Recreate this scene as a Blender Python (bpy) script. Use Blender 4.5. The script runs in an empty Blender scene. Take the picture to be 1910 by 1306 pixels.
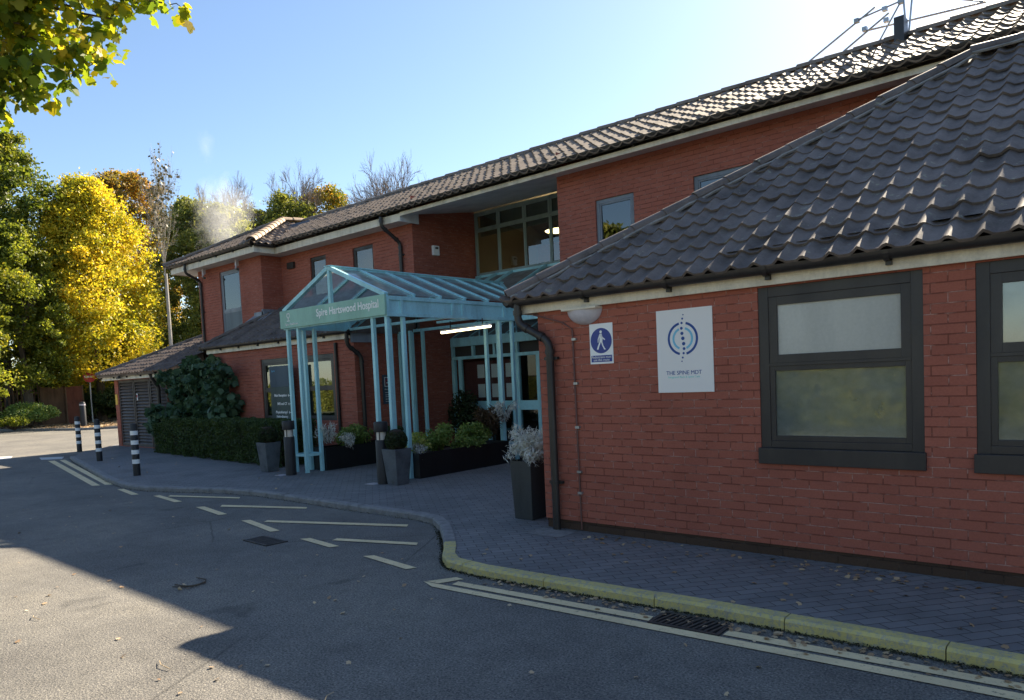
import bpy, bmesh, math, random
import numpy as np
from mathutils import Vector, Matrix
random.seed(7); rng = np.random.default_rng(11)
S = bpy.context.scene
R = math.radians

# ------------------------------------------------------------------ camera
cam_d = bpy.data.cameras.new("camera"); cam = bpy.data.objects.new("camera", cam_d)
S.collection.objects.link(cam); S.camera = cam
yaw, pitch, roll, FPX = 0.72355983, -0.05902306, -0.04611962, 1372.25
cy, sy, cp, sp, cr, sr = (math.cos(yaw), math.sin(yaw), math.cos(pitch), math.sin(pitch), math.cos(roll), math.sin(roll))
fw = Vector((-sy*cp, cy*cp, sp)); r0 = Vector((cy, sy, 0)); u0 = r0.cross(fw)
rt = cr*r0 + sr*u0; up = -sr*r0 + cr*u0
cam.matrix_world = Matrix(((rt.x, up.x, -fw.x, 0), (rt.y, up.y, -fw.y, 0), (rt.z, up.z, -fw.z, 1.64), (0, 0, 0, 1)))
cam_d.sensor_width = 36; cam_d.lens = 36*FPX/1910
cam_d.shift_y = 128.96/1910
cam_d.clip_start = .05; cam_d.clip_end = 3000

# ------------------------------------------------------------------ sky and sun
SUN = Vector((-.09, 1, .68)).normalized()
EL = math.asin(SUN.z); AZ = math.atan2(SUN.x, SUN.y)
w = bpy.data.worlds.new("World"); S.world = w; w.use_nodes = True
nt = w.node_tree; bg = nt.nodes["Background"]
sky = nt.nodes.new("ShaderNodeTexSky"); sky.sky_type = 'NISHITA'; sky.sun_disc = False
sky.sun_elevation = EL; sky.sun_rotation = AZ
sky.air_density = 1.0; sky.dust_density = .35; sky.ozone_density = 2.2; sky.altitude = 50
nt.links.new(sky.outputs[0], bg.inputs[0]); bg.inputs[1].default_value = .062
sd = bpy.data.lights.new("sun", 'SUN'); sun = bpy.data.objects.new("sun", sd); S.collection.objects.link(sun)
sd.energy = 5.0; sd.angle = R(.55); sd.color = (1, .86, .66)
sun.rotation_euler = SUN.to_track_quat('Z', 'Y').to_euler(); sun.location = (0, 0, 40)
S.view_settings.view_transform = 'Standard'; S.view_settings.look = 'None'
S.view_settings.gamma = 1; S.view_settings.exposure = 1.75
S.render.engine = 'CYCLES'
S.cycles.max_bounces = 7; S.cycles.transparent_max_bounces = 14
S.cycles.use_denoising = True
S.cycles.volume_step_rate = 1

# ------------------------------------------------------------------ material helpers
def mat(name, col=(.5, .5, .5), rough=.6, metal=0, spec=.5):
    m = bpy.data.materials.new(name); m.use_nodes = True
    b = m.node_tree.nodes["Principled BSDF"]
    b.inputs["Base Color"].default_value = (*col, 1); b.inputs["Roughness"].default_value = rough
    b.inputs["Metallic"].default_value = metal; b.inputs["Specular IOR Level"].default_value = spec
    return m
def N(m, t, **k):
    n = m.node_tree.nodes.new(t)
    for a, v in k.items():
        if hasattr(n, a): setattr(n, a, v)
        else: n.inputs[a].default_value = v
    return n
def L(m, a, b): m.node_tree.links.new(a, b)
def B(m): return m.node_tree.nodes["Principled BSDF"]
def pos(m, scale=(1, 1, 1), rot=(0, 0, 0)):
    g = N(m, "ShaderNodeNewGeometry"); mp = N(m, "ShaderNodeMapping")
    mp.inputs["Scale"].default_value = scale; mp.inputs["Rotation"].default_value = rot
    L(m, g.outputs["Position"], mp.inputs[0]); return mp.outputs[0]
def noise(m, vec, scale, detail=4, rough=.6, dist=0):
    n = N(m, "ShaderNodeTexNoise"); n.inputs["Scale"].default_value = scale; n.inputs["Detail"].default_value = detail
    n.inputs["Roughness"].default_value = rough; n.inputs["Distortion"].default_value = dist
    L(m, vec, n.inputs["Vector"]); return n.outputs["Fac"]
def ramp(m, fac, stops):
    r = N(m, "ShaderNodeValToRGB"); e = r.color_ramp.elements
    while len(e) < len(stops): e.new(.5)
    for i, (p, c) in enumerate(stops):
        e[i].position = p; e[i].color = (*c, 1) if len(c) == 3 else c
    L(m, fac, r.inputs[0]); return r.outputs[0]
def mix(m, fac, a, b, mode='MIX'):
    x = N(m, "ShaderNodeMix"); x.data_type = 'RGBA'; x.blend_type = mode
    for i, v in ((0, fac), (6, a), (7, b)):
        if hasattr(v, 'links'): L(m, v, x.inputs[i])
        else: x.inputs[i].default_value = v if i == 0 else (*v, 1)
    return x.outputs[2]
def math_(m, op, a, b=0):
    x = N(m, "ShaderNodeMath"); x.operation = op
    for i, v in ((0, a), (1, b)):
        if hasattr(v, 'links'): L(m, v, x.inputs[i])
        else: x.inputs[i].default_value = v
    return x.outputs[0]
def bump(m, h, dist=.005, strength=.6):
    b = N(m, "ShaderNodeBump"); b.inputs["Distance"].default_value = dist; b.inputs["Strength"].default_value = strength
    L(m, h, b.inputs["Height"]); L(m, b.outputs[0], B(m).inputs["Normal"])
def weathered(name, col, rough=.55, amt=.25, scale=3, metal=0, streak=True, spec=.5):
    m = mat(name, col, rough, metal, spec); p = pos(m, (1, 1, .25 if streak else 1))
    f = noise(m, p, scale, 6, .65); p2 = pos(m); f2 = noise(m, p2, 45, 3)
    d = tuple(c*(1-amt)*.75 for c in col); l = tuple(min(1, c*(1+amt*.4)) for c in col)
    c = ramp(m, f, [(.3, d), (.55, col), (.8, l)]); c = mix(m, .25, c, ramp(m, f2, [(.3, d), (.7, l)]))
    L(m, c, B(m).inputs["Base Color"]); bump(m, f2, .001, .3)
    L(m, ramp(m, f, [(.2, (rough+.15,)*3), (.8, (max(.05, rough-.1),)*3)]), B(m).inputs["Roughness"])
    return m
def brick_mat(name, c1, c2, cm, dark=1.0):
    m = mat(name, c1, .85, spec=.25)
    g = N(m, "ShaderNodeNewGeometry"); s = N(m, "ShaderNodeSeparateXYZ"); L(m, g.outputs["Position"], s.inputs[0])
    cx = N(m, "ShaderNodeCombineXYZ"); L(m, math_(m, 'ADD', s.outputs[0], s.outputs[1]), cx.inputs[0]); L(m, math_(m, 'ADD', s.outputs[2], .005), cx.inputs[1])
    br = N(m, "ShaderNodeTexBrick"); br.offset = .5; br.squash = 1
    for k, v in (("Scale", 1), ("Mortar Size", .0048), ("Mortar Smooth", .25), ("Bias", -.1), ("Brick Width", .225), ("Row Height", .075)): br.inputs[k].default_value = v
    br.inputs["Color1"].default_value = (*c1, 1); br.inputs["Color2"].default_value = (*c2, 1)
    p = pos(m); f = noise(m, p, 1.1, 4, .6); f2 = noise(m, p, 60, 4, .7); f3 = noise(m, pos(m, (1, 1, 3)), 6, 3, .6)
    # mortar: partly the same red as the bricks, paler where it caught the light wash
    mo = ramp(m, f3, [(.46, tuple(c*.55 for c in c1)), (.60, cm)]); L(m, mo, br.inputs["Mortar"])
    L(m, cx.outputs[0], br.inputs["Vector"])
    c = mix(m, ramp(m, f2, [(.3, (0, 0, 0)), (.75, (.45, .45, .45))]), br.outputs["Color"], tuple(x*.45 for x in c1))
    c = mix(m, .55, c, ramp(m, f, [(.25, (.62, .6, .6)), (.5, (.95, .93, .92)), (.8, (1.15, 1.1, 1.05))]), 'MULTIPLY')
    L(m, c, B(m).inputs["Base Color"])
    h = math_(m, 'SUBTRACT', math_(m, 'MULTIPLY', f2, .25), br.outputs["Fac"]); bump(m, h, .010, 1.0)
    return m
def leaf_mat(name, stops, trans=.45, clump=.5):
    m = bpy.data.materials.new(name); m.use_nodes = True; t = m.node_tree
    t.nodes.remove(B(m)); out = t.nodes["Material Output"]
    g = N(m, "ShaderNodeNewGeometry"); f = noise(m, pos(m), clump, 3, .6)
    v = math_(m, 'ADD', math_(m, 'MULTIPLY', g.outputs["Random Per Island"], .5), math_(m, 'MULTIPLY', math_(m, 'SUBTRACT', f, .25), 1.0))
    c = ramp(m, v, stops)
    d = N(m, "ShaderNodeBsdfPrincipled"); d.inputs["Roughness"].default_value = .5; d.inputs["Specular IOR Level"].default_value = .35; L(m, c, d.inputs["Base Color"])
    tr = N(m, "ShaderNodeBsdfTranslucent"); L(m, mix(m, 1.0, c, (1.5, 1.45, .8), 'MULTIPLY'), tr.inputs[0])
    mx = N(m, "ShaderNodeMixShader"); mx.inputs[0].default_value = trans
    L(m, d.outputs[0], mx.inputs[1]); L(m, tr.outputs[0], mx.inputs[2]); L(m, mx.outputs[0], out.inputs[0])
    return m
def glass_mat(name, tint=(.75, .8, .8), ior=1.9, rough=.0, dirt=0, wob=0.0):
    m = bpy.data.materials.new(name); m.use_nodes = True; t = m.node_tree; t.nodes.remove(B(m)); out = t.nodes["Material Output"]
    fr = N(m, "ShaderNodeFresnel"); fr.inputs[0].default_value = ior
    tr = N(m, "ShaderNodeBsdfTransparent"); tr.inputs[0].default_value = (*tint, 1)
    gl = N(m, "ShaderNodeBsdfGlossy"); gl.inputs["Roughness"].default_value = rough; gl.inputs["Color"].default_value = (.9, .95, .95, 1)
    if wob:
        b = N(m, "ShaderNodeBump"); b.inputs["Distance"].default_value = wob; b.inputs["Strength"].default_value = .5
        L(m, noise(m, pos(m), 1.6, 1), b.inputs["Height"]); L(m, b.outputs[0], gl.inputs["Normal"])
    gg = N(m, "ShaderNodeNewGeometry"); ff = math_(m, 'MULTIPLY', fr.outputs[0], math_(m, 'SUBTRACT', 1, gg.outputs["Backfacing"]))
    mx = N(m, "ShaderNodeMixShader"); L(m, ff, mx.inputs[0]); L(m, tr.outputs[0], mx.inputs[1]); L(m, gl.outputs[0], mx.inputs[2])
    o = mx.outputs[0]
    if dirt:
        df = N(m, "ShaderNodeBsdfDiffuse"); df.inputs[0].default_value = (.62, .66, .62, 1)
        tl = N(m, "ShaderNodeBsdfTranslucent"); tl.inputs[0].default_value = (.45, .5, .48, 1)
        ad = N(m, "ShaderNodeMixShader"); ad.inputs[0].default_value = .6; L(m, df.outputs[0], ad.inputs[1]); L(m, tl.outputs[0], ad.inputs[2])
        m2 = N(m, "ShaderNodeMixShader"); L(m, ramp(m, noise(m, pos(m), 2.5, 5, .7), [(.25, (dirt*.5,)*3), (.8, (dirt*1.5,)*3)]), m2.inputs[0])
        L(m, o, m2.inputs[1]); L(m, ad.outputs[0], m2.inputs[2]); o = m2.outputs[0]
    L(m, o, out.inputs[0]); return m
def emit(name, col, s):
    m = bpy.data.materials.new(name); m.use_nodes = True
    b = B(m); b.inputs["Emission Color"].default_value = (*col, 1); b.inputs["Emission Strength"].default_value = s; b.inputs["Base Color"].default_value = (.8, .8, .8, 1)
    return m

# ------------------------------------------------------------------ materials
M_BRICK = brick_mat("brick_red", (.45, .148, .10), (.40, .128, .087), (.56, .31, .25))
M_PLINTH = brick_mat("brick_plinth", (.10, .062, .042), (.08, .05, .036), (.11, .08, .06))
M_TILE = weathered("roof_tile", (.165, .130, .110), .62, .55, 2.2, streak=False, spec=.35)
M_TILE2 = weathered("roof_tile_upper", (.235, .175, .13), .7, .5, 2.2, streak=False, spec=.5)
def lichen(m, sc=9):
    b = B(m); src = b.inputs["Base Color"].links[0].from_socket; p = pos(m); f = noise(m, p, sc, 5, .75); g = noise(m, p, .8, 3, .6)
    k = math_(m, 'MULTIPLY', ramp(m, f, [(.60, (0, 0, 0)), (.66, (.8, .8, .8))]), ramp(m, g, [(.35, (.15, .15, .15)), (.6, (1, 1, 1))]))
    k2 = ramp(m, noise(m, p, 3.5, 5, .7, .6), [(.60, (0, 0, 0)), (.72, (.6, .6, .6))])
    c = mix(m, k, src, (.30, .29, .20)); c = mix(m, k2, c, (.06, .06, .035)); L(m, c, b.inputs["Base Color"])
lichen(M_TILE); lichen(M_TILE2)
M_CAP = weathered("ridge_tile_sunlit", (.36, .25, .16), .7, .4, 4, streak=False)  # paler caps: sunlight on the bay hip and ridge put into the colour
M_MORT = weathered("hip_mortar", (.28, .26, .24), .8, .4, 8, streak=False)
M_FASC = weathered("fascia_cream", (.80, .71, .56), .5, .25, 4)
M_SOFF = weathered("soffit_white", (.66, .66, .66), .55, .12, 2)
M_BOX = weathered("box_end_white", (.75, .78, .82), .5, .1, 2)
M_GUT = weathered("gutter_black", (.035, .03, .028), .38, .5, 4)
M_FRAME = weathered("window_frame_dark", (.04, .034, .034), .4, .3, 3)
M_FRAME2 = weathered("window_frame_grey", (.20, .22, .25), .4, .3, 3)
M_CLER = weathered("window_frame_aqua_grey", (.30, .38, .37), .45, .2, 3)
M_AQUA = weathered("aqua_paint", (.43, .80, .86), .38, .22, 3)
M_SIGN = weathered("sign_green", (.30, .56, .46), .42, .08, 2)
M_GLASS = glass_mat("window_glass", (.62, .66, .64), 2.8, .0, 0, .0008)
M_GLASSW = glass_mat('window_glass_hazy', (.62, .66, .64), 2.6, .05, .42, .0012)
M_GLASSD = glass_mat("window_glass_dark", (.6, .64, .62), 2.1, .0, 0, .0008)
M_RGLASS = glass_mat("roof_glass", (.72, .78, .78), 1.55, .06, .55)
M_FROST = weathered("frosted_pane", (.48, .48, .45), .18, .08, 1.2, spec=.6)
M_INT = mat("interior_dark", (.055, .05, .045), .9)
M_INT2 = mat("interior_wall", (.30, .28, .25), .9)
M_BLIND = weathered("blind_pale", (.50, .50, .45), .8, .1, 3)
M_WHITE = mat("white_paint", (.90, .90, .89), .4)
M_BLACKP = weathered("black_paint", (.025, .025, .028), .5, .4, 6)
M_BLUE = mat("sign_blue", (.03, .055, .28), .4)
M_NAVY = mat("logo_navy", (.012, .07, .30), .5); M_CYAN = mat("logo_cyan", (.20, .55, .75), .5); M_TURQ = mat("logo_turquoise", (.35, .75, .70), .5)
M_POSTER = mat("poster_white", (.86, .83, .80), .6)
M_SLATE = weathered("directory_slate", (.055, .085, .08), .6, .15, 2); M_SLATE2 = weathered("directory_blue_slate", (.05, .085, .12), .6, .15, 2)
M_PLANT = weathered("planter_black", (.012, .013, .014), .42, .5, 3)
M_POT = weathered("planter_grey", (.115, .13, .145), .6, .4, 5, streak=False)
M_SOIL = weathered("soil", (.05, .035, .025), .95, .5, 6, streak=False)
M_METAL = weathered("galvanised", (.45, .46, .47), .4, .3, 4, metal=.7)
M_LEAD = weathered("lead_flashing", (.25, .28, .32), .5, .4, 5)
M_WOOD = weathered("fence_wood", (.14, .075, .035), .8, .4, 5)
M_WOODR = weathered("panel_red_brown", (.17, .055, .03), .85, .4, 5)
M_BARK = weathered("bark", (.11, .085, .06), .9, .4, 6)
M_BARKL = weathered("bark_pale", (.42, .38, .33), .85, .35, 5)
M_BARKG = weathered("bark_grey", (.17, .15, .13), .9, .3, 5)
M_TWIG = weathered("twig_grey", (.24, .19, .16), .9, .3, 5)
M_RED = mat("sign_red", (.5, .02, .02), .45)
M_YEL = mat("sign_yellow", (.75, .45, .04), .5)
M_LOUV = weathered("louvre_grey_brown", (.085, .07, .065), .5, .3, 3)
M_IRON = weathered("cast_iron", (.05, .045, .042), .55, .5, 10, streak=False)
M_TUBE = emit("tube_glow", (1, .82, .45), 2.2)
M_LAMPC = emit("ceiling_lamp_glow", (1, .76, .36), 4)
M_OPAL = weathered("opal_diffuser", (.60, .56, .60), .35, .1, 4)
M_PAPER = mat("paper", (.85, .85, .85), .8)
M_PGL = glass_mat("porch_glass", (.85, .88, .87), 1.45)

G1 = [(.0, (.03, .05, .012)), (.3, (.07, .11, .018)), (.55, (.13, .17, .025)), (.8, (.26, .24, .03)), (1, (.36, .26, .03))]
L_GREEN = leaf_mat("leaf_maple_green", [(.0, (.035, .055, .015)), (.35, (.08, .12, .02)), (.7, (.20, .22, .03)), (1, (.36, .30, .04))], .45, .3)
L_YELL = leaf_mat("leaf_yellow", [(.0, (.10, .14, .02)), (.33, (.28, .30, .03)), (.5, (.58, .50, .04)), (.75, (.74, .56, .05)), (1, (.74, .46, .05))], .40, .45)
L_YG = leaf_mat("leaf_yellow_green", [(.0, (.06, .085, .02)), (.4, (.14, .18, .03)), (.7, (.30, .31, .04)), (1, (.55, .42, .04))], .5, .35)
L_ORG = leaf_mat("leaf_orange_brown", [(.0, (.12, .11, .03)), (.4, (.22, .18, .04)), (.7, (.42, .24, .05)), (1, (.6, .27, .06))], .45, .3)
L_OLIV = leaf_mat("leaf_olive", [(.0, (.08, .10, .03)), (.4, (.18, .21, .05)), (.75, (.32, .32, .07)), (1, (.52, .40, .07))], .45, .5)
L_IVY = leaf_mat("leaf_ivy", [(.0, (.09, .12, .04)), (.5, (.21, .24, .07)), (1, (.42, .40, .12))], .45, .5)
L_NEAR = leaf_mat("leaf_near_maple", [(.0, (.04, .07, .014)), (.3, (.10, .16, .018)), (.55, (.22, .28, .02)), (.75, (.5, .42, .03)), (1, (.65, .34, .03))], .5, 1.6)
L_HEDGE = leaf_mat("leaf_hedge", [(.0, (.025, .045, .016)), (.5, (.055, .09, .026)), (1, (.10, .14, .035))], .25, 3)
L_BUSH = leaf_mat("leaf_glossy_bush", [(.0, (.025, .055, .035)), (.5, (.06, .12, .065)), (1, (.13, .20, .10))], .2, 2)
L_SHRUB = leaf_mat("leaf_shrub", [(.0, (.06, .12, .03)), (.5, (.18, .27, .06)), (1, (.45, .48, .18))], .3, 5)
L_VARI = leaf_mat("leaf_variegated", [(.0, (.12, .20, .04)), (.4, (.32, .40, .08)), (.7, (.6, .6, .2)), (1, (.75, .75, .45))], .3, 6)
L_SILV = leaf_mat("leaf_silver", [(.0, (.55, .57, .58)), (.5, (.75, .76, .75)), (1, (.88, .86, .82))], .15, 8)
L_BOXB = leaf_mat("leaf_box_dark", [(.0, (.012, .02, .008)), (.6, (.03, .05, .016)), (1, (.06, .08, .02))], .2, 6)
L_RED = leaf_mat("leaf_red_brown", [(.0, (.07, .05, .03)), (.6, (.12, .08, .05)), (1, (.2, .12, .08))], .3, 6)
L_FALL = leaf_mat("leaf_fallen", [(.0, (.20, .11, .06)), (.5, (.42, .28, .16)), (.8, (.62, .48, .30)), (1, (.7, .58, .42))], .1, 3)

# ------------------------------------------------------------------ mesh helpers
W0 = {}
def link(o): S.collection.objects.link(o); return o
def thing(name, label, cat, loc=(0, 0, 0), group=None):
    o = link(bpy.data.objects.new(name, None)); o.location = loc; o.empty_display_size = .2
    o["label"] = label; o["category"] = cat
    if group: o["group"] = group
    W0[o.name] = Vector(loc); return o
def tag(o, label, cat, group=None, kind=None):
    o["label"] = label
    if cat: o["category"] = cat
    if group: o["group"] = group
    if kind: o["kind"] = kind
    return o
class MB:
    def __init__(s): s.v = []; s.f = []
    def add(s, vs, fs):
        n = len(s.v); s.v += [tuple(v) for v in vs]; s.f += [tuple(i+n for i in f) for f in fs]; return s
    def box(s, x0, x1, y0, y1, z0, z1):
        x0, x1 = sorted((x0, x1)); y0, y1 = sorted((y0, y1)); z0, z1 = sorted((z0, z1))
        return s.add([(x0, y0, z0), (x1, y0, z0), (x1, y1, z0), (x0, y1, z0), (x0, y0, z1), (x1, y0, z1), (x1, y1, z1), (x0, y1, z1)],
                     [(0, 3, 2, 1), (4, 5, 6, 7), (0, 1, 5, 4), (1, 2, 6, 5), (2, 3, 7, 6), (3, 0, 4, 7)])
    def quad(s, a, b, c, d): return s.add([a, b, c, d], [(0, 1, 2, 3)])
    def beam(s, p, q, w_, h_, upv=(0, 0, 1)):
        p = Vector(p); q = Vector(q); d = (q-p).normalized(); side = d.cross(Vector(upv))
        if side.length < 1e-4: side = d.cross(Vector((1, 0, 0)))
        side.normalize(); u_ = side.cross(d)
        vs = [e+side*a*w_/2+u_*b*h_/2 for e in (p, q) for a, b in ((-1, -1), (1, -1), (1, 1), (-1, 1))]
        return s.add(vs, [(3, 2, 1, 0), (4, 5, 6, 7), (0, 1, 5, 4), (1, 2, 6, 5), (2, 3, 7, 6), (3, 0, 4, 7)])
    def tube(s, pts, r, n=8, caps=True):
        pts = [Vector(p) for p in pts]; rs = r if isinstance(r, (list, tuple)) else [r]*len(pts); vs = []; fs = []
        side = None
        for i, p in enumerate(pts):
            d = (pts[min(i+1, len(pts)-1)]-pts[max(i-1, 0)]).normalized()
            if side is None:
                side = d.cross(Vector((0, 0, 1)))
                if side.length < .05: side = d.cross(Vector((1, 0, 0)))
            side = (side-d*side.dot(d)).normalized(); u_ = d.cross(side)
            for k in range(n):
                a = 2*math.pi*k/n; vs.append(p+(side*math.cos(a)+u_*math.sin(a))*rs[i])
        for i in range(len(pts)-1):
            for k in range(n): fs.append((i*n+k, i*n+(k+1) % n, (i+1)*n+(k+1) % n, (i+1)*n+k))
        if caps: fs.append(tuple(range(n))[::-1]); fs.append(tuple((len(pts)-1)*n+k for k in range(n)))
        return s.add(vs, fs)
    def lathe(s, c, prof, n=24, squash=1):
        vs = []; fs = []
        for (r, z) in prof:
            for k in range(n):
                a = 2*math.pi*k/n; vs.append((c[0]+r*math.cos(a), c[1]+r*math.sin(a)*squash, c[2]+z))
        for i in range(len(prof)-1):
            for k in range(n): fs.append((i*n+k, i*n+(k+1) % n, (i+1)*n+(k+1) % n, (i+1)*n+k))
        fs.append(tuple(range(n))[::-1]); fs.append(tuple((len(prof)-1)*n+k for k in range(n)))
        return s.add(vs, fs)
    def prism(s, poly, z0, z1):
        n = len(poly); vs = [(x, y, z0) for x, y in poly]+[(x, y, z1) for x, y in poly]
        return s.add(vs, [tuple(range(n))[::-1], tuple(range(n, 2*n))]+[(i, (i+1) % n, n+(i+1) % n, n+i) for i in range(n)])
    def plate(s, poly, y0, y1):      # polygon in x,z extruded along y (front face at y0)
        n = len(poly); vs = [(x, y0, z) for x, z in poly]+[(x, y1, z) for x, z in poly]
        return s.add(vs, [tuple(range(n)), tuple(range(n, 2*n))[::-1]]+[(i, (i+1) % n, n+(i+1) % n, n+i) for i in range(n)])
    def build(s, name, m, parent=None, smooth=False, bevel=0, recalc=True):
        o0 = W0[parent.name] if parent else Vector((0, 0, 0))
        me = bpy.data.meshes.new(name); me.from_pydata([(x-o0.x, y-o0.y, z-o0.z) for x, y, z in s.v], [], s.f); me.validate()
        if recalc or bevel:
            bm = bmesh.new(); bm.from_mesh(me)
            if recalc: bmesh.ops.recalc_face_normals(bm, faces=bm.faces)
            bm.to_mesh(me); bm.free()
        me.materials.append(m); o = link(bpy.data.objects.new(name, me)); W0[o.name] = o0.copy()
        if parent: o.parent = parent
        if smooth:
            me.shade_smooth()
            try: me.set_sharp_from_angle(angle=R(40))
            except Exception: pass
        if bevel:
            b = o.modifiers.new("b", 'BEVEL'); b.width = bevel; b.segments = 2; b.limit_method = 'ANGLE'; b.angle_limit = R(40)
        return o
def parts(mb, name, m, parent=None, **k):      # every separate piece becomes a part of its own
    n = len(mb.v); pr = list(range(n))
    def fd(a):
        while pr[a] != a: pr[a] = pr[pr[a]]; a = pr[a]
        return a
    for f in mb.f:
        for v in f[1:]: pr[fd(v)] = fd(f[0])
    gr = {}
    for f in mb.f: gr.setdefault(fd(f[0]), []).append(f)
    o = None
    for fs in gr.values():
        ids = sorted({v for f in fs for v in f}); mp = {v: i for i, v in enumerate(ids)}; q = MB(); q.v = [mb.v[i] for i in ids]; q.f = [tuple(mp[v] for v in f) for f in fs]; o = q.build(name, m, parent, **k)
    return o
def own(o, loc):      # shift a world-built top-level mesh so its origin sits at loc
    loc = Vector(loc); o.data.transform(Matrix.Translation(-loc)); o.location = loc; W0[o.name] = loc; return o
def box(name, m, parent, *a, bevel=0): return MB().box(*a).build(name, m, parent, bevel=bevel)
def copy_tree(o, parent=None):
    c = o.copy(); link(c); c.parent = parent
    for ch in o.children: copy_tree(ch, c)
    return c
def text(name, s, m, parent, p, size, align='LEFT', th=.003, face='-Y', squeeze=1.0, bold=0):
    cu = bpy.data.curves.new("t", 'FONT'); cu.body = s; cu.size = size; cu.align_x = align; cu.extrude = th/2; cu.offset = bold
    to = bpy.data.objects.new("t", cu); link(to); bpy.context.view_layer.update()
    me = bpy.data.meshes.new_from_object(to.evaluated_get(bpy.context.evaluated_depsgraph_get()))
    bpy.data.objects.remove(to); bpy.data.curves.remove(cu)
    rot = Matrix.Rotation(R(90), 4, 'X')
    if face == '+X': rot = Matrix.Rotation(R(90), 4, 'Z') @ rot
    o0 = W0[parent.name] if parent else Vector((0, 0, 0))
    me.transform(Matrix.Translation(Vector(p)-o0) @ rot @ Matrix.Diagonal((squeeze, 1, 1, 1)))
    me.materials.clear(); me.materials.append(m); o = link(bpy.data.objects.new(name, me)); W0[o.name] = o0.copy()
    if parent: o.parent = parent
    return o
def disc_poly(cx, cz, rx, rz=None, n=32, a0=0, a1=2*math.pi):
    rz = rz or rx; return [(cx+rx*math.cos(a0+(a1-a0)*k/n), cz+rz*math.sin(a0+(a1-a0)*k/n)) for k in range(n)]

SHAPES = {
 'quad': (np.array([(-.5, -.5, 0), (.5, -.5, .06), (.5, .5, 0), (-.5, .5, .06)]), [(0, 1, 2, 3)]),
 'leaf': (np.array([(0, -.6, 0), (.32, -.1, .05), (.22, .35, .03), (0, .62, -.06), (-.22, .35, .03), (-.32, -.1, .05)]), [(0, 1, 2, 3, 4, 5)]),
 'long': (np.array([(0, -.8, 0), (.13, 0, .03), (0, .9, -.12), (-.13, 0, .03)]), [(0, 1, 2, 3)]),
 'maple': (np.array([(0, -.42, 0), (.16, -.38, .02), (.40, -.36, -.05), (.38, -.12, .02), (.60, .02, -.08), (.54, .22, -.05), (.33, .24, .03), (.24, .50, .0), (.0, .66, -.07), (-.24, .50, .0), (-.33, .24, .03), (-.54, .22, -.05), (-.60, .02, -.08), (-.38, -.12, .02), (-.40, -.36, -.05), (-.16, -.38, .02)]), [tuple(range(16))]),
}
def leaves(name, pts, size, m, parent=None, shape='quad', flat=.0, droop=None, jitter=.35):
    pts = np.asarray(pts, float); n = len(pts); sh, fc = SHAPES[shape]; k = len(sh)
    nrm = rng.normal(size=(n, 3)); nrm[:, 2] = np.abs(nrm[:, 2])+flat; nrm /= np.linalg.norm(nrm, axis=1)[:, None]
    t = rng.normal(size=(n, 3)) if droop is None else droop+rng.normal(size=(n, 3))*.45
    t -= nrm*(t*nrm).sum(1)[:, None]; t /= np.linalg.norm(t, axis=1)[:, None]; b = np.cross(nrm, t)
    sz = size*(1+jitter*(rng.random(n)-.5)*2)
    V = pts[:, None, :]+sz[:, None, None]*(sh[None, :, 0, None]*b[:, None, :]+sh[None, :, 1, None]*t[:, None, :]+sh[None, :, 2, None]*nrm[:, None, :])
    V = V.reshape(-1, 3)
    o0 = np.array(W0[parent.name]) if parent else np.zeros(3); V = V-o0
    me = bpy.data.meshes.new(name); f0 = fc[0]; kk = len(f0)
    me.vertices.add(n*k); me.vertices.foreach_set("co", V.astype(np.float32).ravel())
    me.loops.add(n*kk); me.polygons.add(n)
    idx = (np.arange(n)[:, None]*k+np.array(f0)[None, :]).ravel()
    me.loops.foreach_set("vertex_index", idx.astype(np.int32))
    me.polygons.foreach_set("loop_start", (np.arange(n)*kk).astype(np.int32))
    me.polygons.foreach_set("loop_total", np.full(n, kk, np.int32))
    me.update(calc_edges=True); me.materials.append(m)
    o = link(bpy.data.objects.new(name, me)); W0[o.name] = Vector(o0)
    if parent: o.parent = parent
    return o
def cloud(c, r, n, shell=.55, zcut=None):
    d = rng.normal(size=(n, 3)); d /= np.linalg.norm(d, axis=1)[:, None]
    rad = shell+(1-shell)*rng.random(n)**.6
    p = np.array(c)+d*rad[:, None]*np.array(r)
    return p if zcut is None else p[p[:, 2] > zcut]

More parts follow.
